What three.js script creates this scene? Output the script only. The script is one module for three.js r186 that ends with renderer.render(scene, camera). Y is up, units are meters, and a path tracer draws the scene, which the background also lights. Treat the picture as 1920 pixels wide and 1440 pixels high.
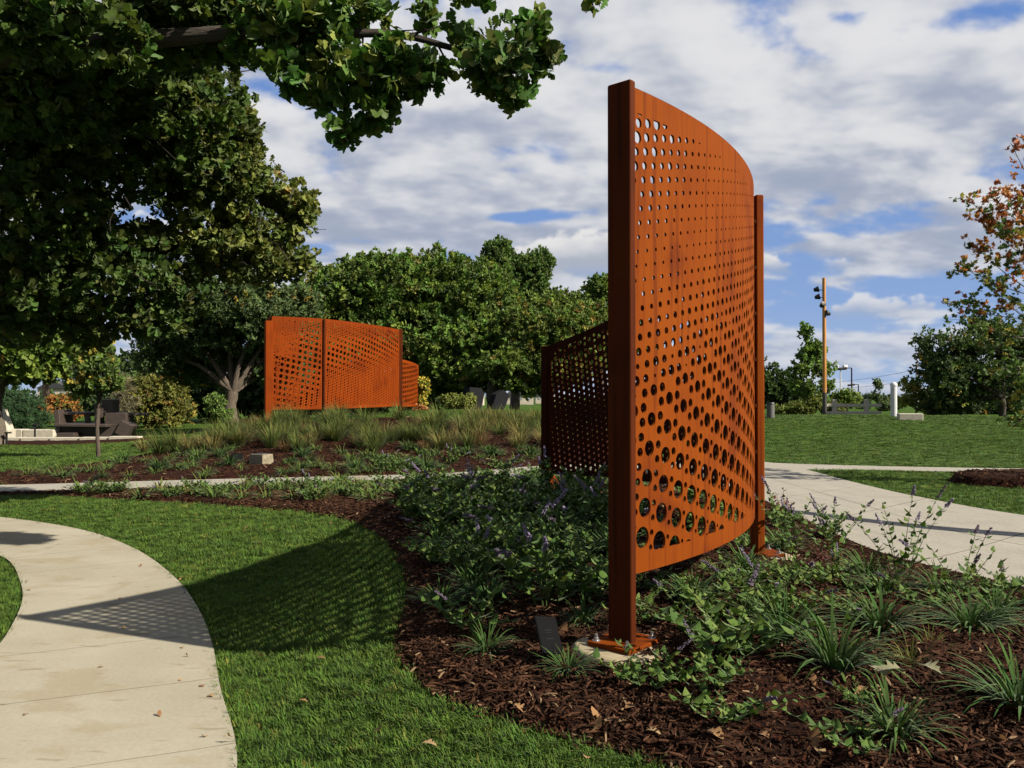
import * as THREE from 'three';
import { mergeGeometries, mergeVertices } from 'three/addons/utils/BufferGeometryUtils.js';
import { RoundedBoxGeometry } from 'three/addons/geometries/RoundedBoxGeometry.js';

// ------------------------------------------------------------------ camera, sky, sun, exposure
const scene = new THREE.Scene();
const F = 1550, EYE = 1.65, PITCH = Math.atan(20 / F);
const camera = new THREE.PerspectiveCamera(2 * Math.atan(720 / F) * 180 / Math.PI, 4 / 3, 0.1, 2000);
camera.position.set(0, EYE, 0); camera.rotation.set(PITCH, 0, 0);
const renderer = new THREE.WebGLRenderer({ antialias: true });
renderer.toneMapping = THREE.LinearToneMapping;
renderer.toneMappingExposure = 2.7;
renderer.shadowMap.enabled = true;
const SKY_LEVEL = 0.315;                      // brightness of the sky against the sun
const SUN_AZ = 23.0 * Math.PI / 180, SUN_EL = 35.7 * Math.PI / 180;
const sunDir = new THREE.Vector3(Math.cos(SUN_EL) * Math.cos(SUN_AZ), Math.sin(SUN_EL), Math.cos(SUN_EL) * Math.sin(SUN_AZ));
const sun = new THREE.DirectionalLight(new THREE.Color(1, 0.92, 0.79), 5);
sun.position.copy(sunDir).multiplyScalar(80); sun.castShadow = true; sun.shadow.radius = 1;
Object.assign(sun.shadow.camera, { left: -40, right: 40, top: 40, bottom: -40, far: 200 });
sun.shadow.mapSize.set(4096, 4096);
scene.add(sun, sun.target);

// ------------------------------------------------------------------ random numbers and noise
function rng(seed) { let s = seed | 0; return () => { s = (s + 0x6d2b79f5) | 0; let t = Math.imul(s ^ (s >>> 15), 1 | s); t = (t + Math.imul(t ^ (t >>> 7), 61 | t)) ^ t; return ((t ^ (t >>> 14)) >>> 0) / 4294967296; }; }
const PERM = new Uint8Array(512), G2 = [], G3 = [];
{
  const r = rng(77), p = [...Array(256).keys()];
  for (let i = 255; i > 0; i--) { const j = Math.floor(r() * (i + 1)); [p[i], p[j]] = [p[j], p[i]]; }
  for (let i = 0; i < 512; i++) PERM[i] = p[i & 255];
  for (let i = 0; i < 16; i++) { const a = i / 16 * Math.PI * 2; G2.push(Math.cos(a), Math.sin(a)); }
  for (const [a, b, c] of [[1, 1, 0], [-1, 1, 0], [1, -1, 0], [-1, -1, 0], [1, 0, 1], [-1, 0, 1], [1, 0, -1], [-1, 0, -1], [0, 1, 1], [0, -1, 1], [0, 1, -1], [0, -1, -1], [1, 1, 0], [-1, 1, 0], [0, -1, 1], [0, -1, -1]]) G3.push(a, b, c);
}
const fade = (t) => t * t * t * (t * (t * 6 - 15) + 10), mix = (a, b, t) => a + (b - a) * t;
const clamp = (x, a = 0, b = 1) => Math.min(b, Math.max(a, x)), sstep = (a, b, x) => { const t = clamp((x - a) / (b - a)); return t * t * (3 - 2 * t); };
function noise2(x, y, per = 256) {
  const xi = Math.floor(x), yi = Math.floor(y), fx = x - xi, fy = y - yi, u = fade(fx), v = fade(fy);
  const x0 = ((xi % per) + per) % per, x1 = (x0 + 1) % per, y0 = ((yi % per) + per) % per, y1 = (y0 + 1) % per;
  const g = (h, a, b) => { const k = (h & 15) * 2; return G2[k] * a + G2[k + 1] * b; };
  const a = PERM[(x0 & 255) + PERM[y0 & 255]], b = PERM[(x1 & 255) + PERM[y0 & 255]], c = PERM[(x0 & 255) + PERM[y1 & 255]], d = PERM[(x1 & 255) + PERM[y1 & 255]];
  return 1.4 * mix(mix(g(a, fx, fy), g(b, fx - 1, fy), u), mix(g(c, fx, fy - 1), g(d, fx - 1, fy - 1), u), v);
}
function noise3(x, y, z) {
  const xi = Math.floor(x), yi = Math.floor(y), zi = Math.floor(z), fx = x - xi, fy = y - yi, fz = z - zi, u = fade(fx), v = fade(fy), w = fade(fz);
  const h = (i, j, k) => { const q = (PERM[((xi + i) & 255) + PERM[((yi + j) & 255) + PERM[(zi + k) & 255]]] & 15) * 3; return G3[q] * (fx - i) + G3[q + 1] * (fy - j) + G3[q + 2] * (fz - k); };
  return mix(mix(mix(h(0, 0, 0), h(1, 0, 0), u), mix(h(0, 1, 0), h(1, 1, 0), u), v), mix(mix(h(0, 0, 1), h(1, 0, 1), u), mix(h(0, 1, 1), h(1, 1, 1), u), v), w);
}
function fbm(x, y, oct, per = 256, gain = 0.5) { let s = 0, a = 0.5, f = 1; for (let i = 0; i < oct; i++) { s += a * noise2(x * f + i * 17.3 * (per === 256), y * f + i * 9.1 * (per === 256), per === 256 ? 256 : per * f); f *= 2; a *= gain; } return s; }

// ------------------------------------------------------------------ the sky: broken stratocumulus over blue, low cumulus rows
{
  const Wd = 4096, Ht = 2048, data = new Float32Array(Wd * Ht * 4), D = Math.PI / 180;
  const gaps = [[1625, 78, 4.2, 0.9, 0.42], [1590, 30, 1.6, 0.7, 0.3], [1850, 10, 3, 0.7, 0.14], [1030, 402, 3.6, 0.55, 0.62], [950, 408, 2.4, 0.45, 0.35], [1560, 545, 7, 1.5, 0.34], [1700, 380, 5, 0.8, 0.2], [1760, 545, 4, 1.4, 0.25], [1420, 385, 2.2, 0.6, 0.3], [610, 470, 1.2, 0.6, 0.3],
    [760, 300, 3, 1.2, -0.25], [700, 380, 6, 1.2, -0.3], [1250, 140, 8, 2, -0.2], [1500, 250, 10, 2.4, -0.16], [900, 130, 6, 2.4, -0.2]].map(([x, y, sx, sy, a]) => [Math.atan((x - 960) / F) / D, Math.atan((740 - y) / Math.hypot(F, x - 960)) / D, sx, sy, a]);
  for (let j = 0; j < Ht; j++) {
    const el = ((j + 0.5) / Ht - 0.5) * 180, up = Math.max(el, 0), se = Math.sin(up * D), ce = Math.cos(up * D), k = 1 / (se + 0.24);
    if (el < -0.5) { for (let i = 0; i < Wd; i++) data.set([0.10, 0.12, 0.12, 1], (j * Wd + i) * 4); continue; }
    for (let i = 0; i < Wd; i++) {
      const a = ((i + 0.5) / Wd - 0.5) * 2 * Math.PI, x = Math.cos(a), z = Math.sin(a);
      const px = x * ce * k, pz = z * ce * k;
      const az = Math.atan2(x, -z) / D;
      let bias = 0.15 - 0.09 * sstep(14, 4, up) - 0.27 * sstep(27, 60, up);
      if (az > -50 && az < 50 && up < 34) for (const g of gaps) { const u = (az - g[0]) / g[2], v = (up - g[1]) / g[3], q = u * u + v * v; if (q < 9) bias -= 1.25 * g[4] * Math.exp(-q); }
      const wx = 0.16 * noise2(px * 2.1 + 40, pz * 2.1), wz = 0.16 * noise2(px * 2.1, pz * 2.1 + 70);
      const n = fbm(px * 2.4 + wx + 3.7, pz * 3.1 + wz + 1.2, 7, 256, 0.56), nd = fbm((px + 0.045) * 2.4 + wx + 3.7, (pz + 0.05) * 3.1 + wz + 1.2, 5, 256, 0.56);
      const fine = fbm(px * 7 + 11, pz * 9 + 5, 4), billow = 1 - 2.4 * Math.abs(noise2(px * 5.5 + wx * 6 + 9, pz * 8 + wz * 6 + 2));
      const cov = sstep(-0.24, 0.08, n + bias + 0.14 * fine + 0.05 * billow);
      const m = fbm(px * 2.8 + 31, pz * 4.4 + 17, 5, 256, 0.58);
      const dark = 1 / (1 + Math.exp(-3.4 * (0.31 + 1.05 * m - 0.13 * billow + 0.35 * (n - 0.05) - 2.0 * (n - nd) + 0.36 * sstep(20, 13, up) * sstep(5, 10, up) - 0.22 * sstep(14, 22, up) + 0.55 * fine - 0.40)));
      // colours as the eye sees them, the white of a lit cloud near 0.85
      const hz = Math.pow(1 - clamp(up / 40), 2.2);
      let r = mix(0.12, 0.38, hz), g = mix(0.27, 0.55, hz), b = mix(0.68, 0.86, hz);
      const ct = [mix(0.90, 0.40, dark), mix(0.90, 0.46, dark), mix(0.915, 0.60, dark)];
      const c = cov * mix(0.80, 1, sstep(3, 12, up));
      r = mix(r, ct[0], c); g = mix(g, ct[1], c); b = mix(b, ct[2], c);
      // rows of small low cumulus with lit tops and flat grey bases
      for (const [base, tall, f, off, lo, near] of [[8.6, 3.4, 0.11, 5, -0.12, 1], [5.6, 2.0, 0.16, 60, 0.05, 0.8]]) {
        if (up > base - 1.4 && up < base + tall + 1) {
          const row = noise2(az * f * 0.55 + off, off) + 0.35 * noise2(az * f * 2 + off, 3 + off) + (base > 7 ? 0.30 * sstep(10, -1, az) * sstep(-46, -34, az) : 0.34 * sstep(15.5, 19, az) * sstep(29, 23, az));
          const top = tall * clamp(row - lo, 0, 0.8) * 1.3, h = (up - base);
          const puff = fbm(az * 0.55 + off, up * 0.95 + off, 5, 256, 0.55);
          const d = top - h + 1.5 * puff, cm = sstep(0, 0.55, d) * sstep(-1.2, 0.5, h + 0.4 * puff) * near * sstep(0.02, 0.3, top);
          const lit = clamp(0.25 + 0.55 * h / Math.max(top, 0.4) + 1.0 * puff + (0.5 - 0.4 * d));
          r = mix(r, mix(0.48, 0.92, lit), cm); g = mix(g, mix(0.53, 0.91, lit), cm); b = mix(b, mix(0.63, 0.91, lit), cm);
        }
      }
      const haze = 0.30 * sstep(7, 0, up);
      r = mix(r, 0.62, haze); g = mix(g, 0.68, haze); b = mix(b, 0.78, haze);
      const o = (j * Wd + i) * 4, s = SKY_LEVEL;
      data[o] = r * s; data[o + 1] = g * s; data[o + 2] = b * s; data[o + 3] = 1;
    }
  }
  const t = new THREE.DataTexture(data, Wd, Ht, THREE.RGBAFormat, THREE.FloatType);
  t.mapping = THREE.EquirectangularReflectionMapping; t.magFilter = THREE.LinearFilter; t.minFilter = THREE.LinearFilter; t.colorSpace = THREE.LinearSRGBColorSpace; t.needsUpdate = true;
  scene.background = t; scene.environment = t;
}

// ------------------------------------------------------------------ naming
const used = new Map();
function numbered(name) { const n = used.get(name) ?? 0; used.set(name, n + 1); return n ? `${name}_${String(n).padStart(3, '0')}` : name; }
function tag(o, label, category, group) { o.userData.label = label; if (category) o.userData.category = category; if (group) o.userData.group = group; return o; }
function thing(name, label, category, pos, turn = 0, group) {
  const o = new THREE.Group(); o.name = numbered(name); o.position.copy(pos); o.rotation.y = turn; scene.add(o);
  return tag(o, label, category, group);
}
function mesh(name, geo, mat, parent) {
  const o = new THREE.Mesh(geo, mat); o.name = parent ? name : numbered(name); o.castShadow = o.receiveShadow = true; (parent ?? scene).add(o); return o;
}
function structure(o) { o.userData.kind = 'structure'; return o; }
function copyOf(root, label, group) { const c = root.clone(); c.name = numbered(root.name.replace(/_\d{3}$/, '')); c.userData = { ...root.userData }; if (label) c.userData.label = label; if (group) c.userData.group = group; scene.add(c); return c; }

// ------------------------------------------------------------------ pixels to places, the terrain
function W(x, y, d) {   // the point at depth d seen at pixel (x, y) of the photograph
  const cx = (x - 960) / F, cy = -(y - 720) / F, c = Math.cos(PITCH), s = Math.sin(PITCH), k = d / (c - cy * s);
  return new THREE.Vector3(cx * k, EYE + (cy * c + s) * k, -d);
}
const HP = `0 0 0,0 -4 0,5 -3 0.02,-6 -3 0,-1.2 3.6 0,-3 3.6 0,-2 5.4 0,-3.3 5.4 0,-2.4 6.2 0,-3.9 6.6 0,-4 8.8 0,-5.2 8.4 0,-6.8 11 0,-9 9 0,-5 3 0,-9 4 0,0.3 2 0.06,
0.58 3.2 0.17,0.09 3.57 0.19,-0.52 4.24 0.19,-0.7 4.9 0.2,-0.74 5.9 0.2,-0.95 7 0.2,-1.45 8.64 0.18,-2.3 10 0.15,-4 11.4 0.08,-5.7 12.5 0.03,0.6 4.35 0.31,1.95 6.6 0.32,1.5 4.5 0.37,2.5 4 0.33,1 6 0.40,0.3 9 0.36,2.5 3 0.24,
0.5 12 0.22,-1.5 12.5 0.15,-1 14.5 0.05,3.2 6 0.22,1.5 10 0.33,2 13 0.2,4.2 6.7 0.06,3.6 8.2 0.06,6.6 10.7 0.05,6.2 13 0.05,6.2 17.3 0.05,4 16 0.05,9 8 0.05,5 4 0.05,-9 14.3 0,-3.4 15.7 0,-1.4 16.5 0,1 17.3 0,
6.5 18.7 0.05,10.7 17.5 0.05,16 17 0.1,9.4 14.5 0.08,10 34 0.74,15 34 0.76,20 33 0.7,26 31 0.55,9 26 0.34,15 25 0.32,10 44 0.5,20 46 0.4,10 60 0.2,20 62 0.2,32 50 0.3,32 20 0.2,
-6.65 22.4 0.78,-3.4 18.5 0.28,0 19.3 0.25,-5.4 23.6 0.86,-3.7 27.4 1.02,-2 27 1.02,0 28 0.98,2.5 28 0.85,5 26 0.5,-3 36 0.85,0 42 0.6,-10 36 0.3,-16 42 0.1,-9 17.5 0.05,-12 20 0.05,-11 24 0.08,-16 27 0,-14 32 0,-20 33 0,-5.3 17.5 0.15,-9 21.2 0.15,-8.2 23 0.4,-30 20 0,-32 50 0.1,-10 60 0.2,0 70 0.2`.split(',').map((s) => s.trim().split(/\s+/).map(Number));
const HX0 = -34, HX1 = 34, HD0 = -8, HD1 = 72, HS = 0.25, HNX = Math.round((HX1 - HX0) / HS) + 1, HND = Math.round((HD1 - HD0) / HS) + 1, HG = new Float32Array(HNX * HND);
{ // a thin plate through the measured heights
  const n = HP.length, N = n + 3, A = Array.from({ length: N }, () => new Float64Array(N + 1)), ph = (r2) => (r2 < 1e-9 ? 0 : 0.5 * r2 * Math.log(r2));
  for (let i = 0; i < n; i++) {
    for (let j = 0; j < n; j++) A[i][j] = ph((HP[i][0] - HP[j][0]) ** 2 + (HP[i][1] - HP[j][1]) ** 2) + (i === j ? 0.25 : 0);
    A[i][n] = A[n][i] = 1; A[i][n + 1] = A[n + 1][i] = HP[i][0]; A[i][n + 2] = A[n + 2][i] = HP[i][1]; A[i][N] = HP[i][2];
  }
  for (let c = 0; c < N; c++) {
    let p = c; for (let r = c + 1; r < N; r++) if (Math.abs(A[r][c]) > Math.abs(A[p][c])) p = r;
    [A[c], A[p]] = [A[p], A[c]];
    for (let r = 0; r < N; r++) if (r !== c) { const f = A[r][c] / A[c][c]; if (f) for (let k = c; k <= N; k++) A[r][k] -= f * A[c][k]; }
  }
  const w = A.map((row, i) => row[N] / row[i]);
  for (let j = 0; j < HND; j++) for (let i = 0; i < HNX; i++) {
    const x = HX0 + i * HS, d = HD0 + j * HS; let h = w[n] + w[n + 1] * x + w[n + 2] * d;
    for (let k = 0; k < n; k++) h += w[k] * ph((x - HP[k][0]) ** 2 + (d - HP[k][1]) ** 2);
    HG[j * HNX + i] = clamp(h, -0.3, 1.3);
  }
}
function H(x, d) {
  const u = clamp((x - HX0) / HS, 0, HNX - 1.001), v = clamp((d - HD0) / HS, 0, HND - 1.001), i = Math.floor(u), j = Math.floor(v), a = u - i, b = v - j, o = j * HNX + i;
  return mix(mix(HG[o], HG[o + 1], a), mix(HG[o + HNX], HG[o + HNX + 1], a), b);
}
function G(x, y) {      // where the ground is seen at a pixel: [X, depth]
  let lo = 1.5, prev = lo;
  for (let d = 1.5; d < 120; d += 0.15) { const p = W(x, y, d); if (p.y < H(p.x, d)) { let a = prev, b = d; for (let k = 0; k < 20; k++) { const m = (a + b) / 2, q = W(x, y, m); if (q.y < H(q.x, m)) b = m; else a = m; } const q = W(x, y, a); return [q.x, a]; } prev = d; }
  const q = W(x, y, 120); return [q.x, 120];
}
const V = (x, d, up = 0) => new THREE.Vector3(x, H(x, d) + up, -d);
const onGround = (x, y, up = 0) => { const [X, d] = G(x, y); return V(X, d, up); };
const under = (x, d, up = 0) => { const X = (x - 960) / F * d; return V(X, d, up); };   // on the ground at depth d, in the direction of pixel column x

// outlines on the ground
function smooth(pts, per = 8, closed = false) { const c = new THREE.CatmullRomCurve3(pts.map(([x, d]) => new THREE.Vector3(x, 0, d)), closed, 'centripetal'); return c.getPoints((pts.length - (closed ? 0 : 1)) * per).map((p) => [p.x, p.z]); }
function outline(pts) { let x0 = 1e9, x1 = -1e9, y0 = 1e9, y1 = -1e9; for (const [x, y] of pts) { x0 = Math.min(x0, x); x1 = Math.max(x1, x); y0 = Math.min(y0, y); y1 = Math.max(y1, y); } return { pts, x0, x1, y0, y1 }; }
function sdist(o, x, y) {   // positive inside
  let inside = false, best = 1e9; const p = o.pts;
  for (let i = 0, j = p.length - 1; i < p.length; j = i++) {
    const [ax, ay] = p[j], [bx, by] = p[i];
    if ((ay > y) !== (by > y) && x < (bx - ax) * (y - ay) / (by - ay) + ax) inside = !inside;
    const ex = bx - ax, ey = by - ay, t = clamp(((x - ax) * ex + (y - ay) * ey) / (ex * ex + ey * ey + 1e-12)), dx = ax + ex * t - x, dy = ay + ey * t - y, q = dx * dx + dy * dy;
    if (q < best) best = q;
  }
  return (inside ? 1 : -1) * Math.sqrt(best);
}
const within = (o, x, y, m = 0) => x > o.x0 - 0.3 && x < o.x1 + 0.3 && y > o.y0 - 0.3 && y < o.y1 + 0.3 && sdist(o, x, y) > m;

const leftPathR = smooth([[-0.75, 1], [-0.95, 2.4], ...[[445, 1440], [412, 1280], [398, 1210], [375, 1150], [330, 1085], [250, 1030], [150, 993], [0, 972]].map(([x, y]) => G(x, y)), [-9.2, 11.9], [-13, 12.6]], 6);
const leftPathL = smooth([[-2.45, 1], [-2.6, 2.4], [-2.86, 3.9], [-3.12, 4.7], ...[[0, 1213], [30, 1163], [42, 1130], [38, 1095], [0, 1045]].map(([x, y]) => G(x, y)), [-6.2, 9.0], [-7.4, 9.55], [-9.6, 10.1], [-13, 10.7]], 6);
const walkL = smooth([[6.6, 1], [5.3, 3.4], [4.6, 5.2], [4.12, 6.7], [3.66, 8.3], [3.5, 10], [3.5, 12], [3.5, 14], [3.3, 15.8], [2.9, 17.0]], 6);
const walkR = smooth([[15, 3.5], [12, 6], [9.6, 8.2], [7.9, 9.65], [6.7, 10.85], [6.25, 13], [6.15, 15], [6.2, 17.2], [6.1, 18.4], [5.75, 19.5]], 6);
const farN = smooth([[-14, 12.9], [-10.5, 13.5], ...[[0, 925], [300, 917], [620, 906], [830, 897]].map(([x, y]) => G(x, y)), [0.8, 16.6], [2.6, 16.9], [3.6, 17.0]], 6);
const farF = smooth([[-14, 14.3], [-10.5, 14.8], ...[[0, 911], [300, 903], [620, 895], [830, 889]].map(([x, y]) => G(x, y)), [0.6, 18.1], [2.6, 18.7], [4.4, 19.1]], 6);
const branchN = smooth([[5.9, 17.5], [7.2, 17.55], [9, 17.1], [11, 16.7], [14, 16.2], [18, 15.6]], 6);
const branchF = smooth([[5.5, 19.3], [7.2, 18.75], [9, 18.25], [11, 17.8], [14, 17.2], [18, 16.6]], 6);
const ring = (L, R) => outline([...L, ...[...R].reverse()]);
const O = {
  leftPath: ring(leftPathL, leftPathR), walk: ring(walkL, walkR), far: ring(farN, farF), branch: ring(branchN, branchF),
  bed: outline([...smooth([...[[90, 930], [250, 939], [420, 950], [600, 966], [700, 1000], [748, 1060], [764, 1120], [740, 1200], [770, 1270], [850, 1320], [1000, 1370], [1240, 1440]].map(([x, y]) => G(x, y)), [1.5, 2.5], [3, 2.3], [4.6, 2.6], [5.6, 2.9]], 5), ...walkL.slice(12, 52).map(([x, d]) => [x - 0.02, d]), ...[...farN].reverse().slice(10, -9).map(([x, d]) => [x, d - 0.02])]),
  slope: outline([...farF.slice(6, -8).map(([x, d]) => [x, d + 0.03]), ...smooth([[2.6, 18.8], [3.6, 21], [3.4, 23.5], [2, 24.6], [0.2, 24.4], [-1.6, 23.9], [-3.2, 24.6], [-4.4, 23.9], [-5.6, 22.6], [-7.0, 23.4], [-8.3, 22.6], [-9.0, 20.4], [-9.4, 18.9], [-10.4, 17.3], [-12, 16.4], [-14, 16.0]], 5)]),
  treeRing: outline([...Array(28).keys()].map((k) => [9.35 + 1.5 * Math.cos(k / 28 * 2 * Math.PI), 14.75 + 1.05 * Math.sin(k / 28 * 2 * Math.PI)])),
  farBed: outline([[-24, 27.5], [-15, 26.5], [-12.2, 27.2], [-12.2, 29.4], [-16, 29.6], [-24, 29.4]]),
};
const hard = [O.leftPath, O.walk, O.far, O.branch], mulched = [O.bed, O.slope, O.treeRing, O.farBed];
for (let j = 0; j < HND; j++) for (let i = 0; i < HNX; i++) { const x = HX0 + i * HS, d = HD0 + j * HS; if (x > -14 && x < 0 && d > -1 && d < 14) HG[j * HNX + i] *= 1 - sstep(-0.8, 0.1, sdist(O.leftPath, x, d)); }
const isLawn = (x, d, m = 0) => ![...hard].some((o) => within(o, x, d, -m * 0.4)) && !mulched.some((o) => within(o, x, d, m));

// ------------------------------------------------------------------ textures and materials
function tex(size, fn, repeat = [1, 1], srgb = true) {
  const data = new Uint8Array(size * size * 4), e = srgb ? (v) => 255 * (v <= 0.0031308 ? 12.92 * v : 1.055 * Math.pow(v, 1 / 2.4) - 0.055) : (v) => 255 * v;
  for (let j = 0; j < size; j++) for (let i = 0; i < size; i++) { const c = fn(i / size, j / size), o = (j * size + i) * 4; for (let k = 0; k < 3; k++) data[o + k] = e(clamp(c[k])); data[o + 3] = 255; }
  const t = new THREE.DataTexture(data, size, size); t.wrapS = t.wrapT = THREE.RepeatWrapping; t.magFilter = THREE.LinearFilter; t.minFilter = THREE.LinearMipmapLinearFilter; t.generateMipmaps = true;
  if (srgb) t.colorSpace = THREE.SRGBColorSpace; t.repeat.set(...repeat); t.needsUpdate = true; return t;
}
const lerp3 = (a, b, t) => [mix(a[0], b[0], t), mix(a[1], b[1], t), mix(a[2], b[2], t)];
const std = (o) => new THREE.MeshStandardMaterial({ side: THREE.DoubleSide, ...o });
const dull = (o) => new THREE.MeshPhysicalMaterial({ side: THREE.DoubleSide, specularIntensity: 0.12, ...o });
const lin = (r, g, b) => new THREE.Color().setRGB(r, g, b);
const M = {};
{
  const speck = rng(5);
  M.concrete = dull({ roughness: 0.85, map: tex(1024, (u, v) => {
    const big = fbm(u * 4, v * 4, 4, 4), st = fbm(u * 5 + 0.3, v * 9 + 0.7, 5, 0x100 === 1 ? 1 : 256) , w = fbm(u * 3, v * 14, 3, 256), f = (speck() - 0.5) * 0.07;
    let c = lerp3([0.262, 0.236, 0.172], [0.318, 0.292, 0.224], clamp(0.5 + 1.1 * big + 0.35 * w));
    c = lerp3(c, [0.232, 0.196, 0.126], 0.55 * sstep(0.04, 0.34, st + 0.25 * big));
    c = lerp3(c, [0.135, 0.098, 0.052], 0.4 * sstep(0.30, 0.42, fbm(u * 9 + 5, v * 40 + 2, 3)));
    return c.map((q) => q * (1 + f + 0.07 * noise2(u * 128, v * 128, 128)));
  }, [1 / 3.2, 1 / 3.2]), bumpMap: tex(512, (u, v) => { const q = 0.5 + 0.25 * noise2(u * 40, v * 160, 160) + 0.25 * noise2(u * 128, v * 128, 128); return [q, q, q]; }, [1 / 0.8, 1 / 0.8], false), bumpScale: 0.0012 });
  M.walk = dull({ roughness: 0.85, bumpMap: M.concrete.bumpMap, bumpScale: 0.0012, map: tex(512, (u, v) => { const q = 1 + 0.10 * fbm(u * 6, v * 6, 5, 6) * 2 + 0.10 * (speck() - 0.5) + 0.14 * noise2(u * 64, v * 64, 64); return [0.262 * q, 0.243 * q, 0.200 * q]; }, [1 / 2.4, 1 / 2.4]) });
  M.lawn = dull({ roughness: 1, map: tex(512, (u, v) => { const q = fbm(u * 8, v * 8, 5, 8), s = 0.8 + 0.7 * speck(); return lerp3([0.024, 0.052, 0.006], [0.050, 0.092, 0.011], clamp(0.5 + q)).map((x) => x * s); }, [1 / 1.7, 1 / 1.7]), bumpMap: tex(256, () => { const q = speck(); return [q, q, q]; }, [1 / 1.3, 1 / 1.3], false), bumpScale: 0.02 });
  const strokes = (() => {
    const c = document.createElement('canvas'); c.width = c.height = 1024; const g = c.getContext('2d'), r = rng(8);
    g.fillStyle = 'rgb(30,17,11)'; g.fillRect(0, 0, 1024, 1024); g.lineCap = 'butt';
    for (let k = 0; k < 9000; k++) {
      const x = r() * 1024, y = r() * 1024, a = r() * 6.28, l = 8 + r() * 30, t = r(), q = r();
      g.lineWidth = 2 + r() * 6; g.strokeStyle = q > 0.985 ? `rgb(150,112,76)` : `rgb(${38 + 50 * t | 0},${22 + 27 * t | 0},${14 + 19 * t | 0})`;
      for (const [ox, oy] of [[0, 0], [1024, 0], [-1024, 0], [0, 1024], [0, -1024]]) { if (x + ox < -50 || x + ox > 1074 || y + oy < -50 || y + oy > 1074) continue; g.beginPath(); g.moveTo(x + ox, y + oy); g.lineTo(x + ox + Math.cos(a) * l, y + oy + Math.sin(a) * l); g.stroke(); }
    }
    return c;
  })();
  const mt = new THREE.CanvasTexture(strokes); mt.wrapS = mt.wrapT = THREE.RepeatWrapping; mt.colorSpace = THREE.SRGBColorSpace; mt.repeat.set(1 / 1.6, 1 / 1.6);
  const mb = new THREE.CanvasTexture(strokes); mb.wrapS = mb.wrapT = THREE.RepeatWrapping; mb.repeat.set(1 / 1.6, 1 / 1.6);
  M.mulch = dull({ roughness: 0.95, map: mt, bumpMap: mb, bumpScale: 0.03, color: lin(0.54, 0.50, 0.47) });
  M.chip = dull({ roughness: 0.95 });
  const rustMap = (dark, mid, light, seed) => tex(1024, (u, v) => {
    const m = fbm(u * 6 + seed, v * 6 + seed, 5), str = fbm(u * 70 + seed, v * 2.2, 3), str2 = fbm(u * 22 + seed, v * 1.1 + 3, 3), sp = speck();
    let c = lerp3(mid, light, clamp(0.45 + 0.9 * m + 0.5 * str2));
    c = lerp3(c, dark, clamp(0.62 * sstep(0.04, 0.40, str) + 0.45 * sstep(0.08, 0.45, -m + 0.3 * str2) + 0.35 * sstep(0.35, 0.0, v)));
    return c.map((q) => q * (0.90 + 0.2 * sp));
  }, [1 / 3.4, 1 / 3.4]);
  const rustBump = tex(256, () => { const q = speck(); return [q, q, q]; }, [4, 4], false);
  M.rust = dull({ roughness: 0.8, color: lin(0.92, 0.88, 0.9), map: rustMap([0.078, 0.0125, 0.0015], [0.152, 0.0300, 0.0006], [0.190, 0.0425, 0.0006], 2), bumpMap: rustBump, bumpScale: 0.0006 });
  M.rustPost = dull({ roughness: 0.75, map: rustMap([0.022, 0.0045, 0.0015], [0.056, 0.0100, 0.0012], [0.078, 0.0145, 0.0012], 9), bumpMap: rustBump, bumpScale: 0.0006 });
  M.rustShade = dull({ roughness: 0.85, map: M.rustPost.map, color: lin(0.55, 0.5, 0.6) });  // same rust as the other screens, with shade put into a darker colour
  M.rustFar = dull({ roughness: 0.8, color: lin(0.88, 0.85, 0.9), map: rustMap([0.105, 0.016, 0.001], [0.165, 0.026, 0.0008], [0.205, 0.036, 0.001], 5) });
  const barkBump = tex(256, (u, v) => { const q = clamp(0.5 + 0.9 * fbm(u * 22, v * 5, 4)); return [q, q, q]; }, [1, 1], false);
  const barkMap = (a, b) => tex(256, (u, v) => lerp3(a, b, clamp(0.5 + 1.1 * fbm(u * 20 + 3, v * 5, 4))));
  M.bark = std({ roughness: 1, map: barkMap([0.018, 0.013, 0.009], [0.065, 0.047, 0.031]), bumpMap: barkBump, bumpScale: 0.02 });
  M.barkMid = std({ roughness: 1, map: barkMap([0.035, 0.026, 0.018], [0.115, 0.085, 0.058]), bumpMap: barkBump, bumpScale: 0.02 });
  M.barkPale = std({ roughness: 1, map: barkMap([0.045, 0.036, 0.027], [0.125, 0.10, 0.072]), bumpMap: barkBump, bumpScale: 0.02 });
  M.twig = std({ roughness: 0.9, color: lin(0.07, 0.05, 0.035) });
  M.blackMetal = std({ roughness: 0.5, metalness: 0.3, color: lin(0.012, 0.012, 0.013) });
  M.plaque = dull({ roughness: 0.9, color: lin(0.006, 0.006, 0.0065) });
  M.steel = std({ roughness: 0.3, metalness: 0.9, color: lin(0.55, 0.55, 0.55) });
  M.white = std({ roughness: 0.5, color: lin(0.48, 0.48, 0.48) });
  M.stone = std({ roughness: 0.95, bumpMap: tex(256, (u, v) => { const q = clamp(0.5 + 0.8 * fbm(u * 8, v * 8, 5, 8)); return [q, q, q]; }, [2, 2], false), bumpScale: 0.02, map: tex(256, (u, v) => lerp3([0.16, 0.125, 0.07], [0.30, 0.26, 0.18], clamp(0.5 + fbm(u * 6, v * 6, 5, 6)))) });
  M.stoneWhite = std({ roughness: 0.9, map: tex(256, (u, v) => lerp3([0.32, 0.28, 0.21], [0.46, 0.42, 0.34], clamp(0.5 + fbm(u * 8, v * 8, 5, 8)))) });
  M.footing = std({ roughness: 0.95, map: tex(256, (u, v) => lerp3([0.20, 0.155, 0.085], [0.31, 0.255, 0.16], clamp(0.5 + fbm(u * 6, v * 6, 5, 6))), [2, 2]) });
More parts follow.
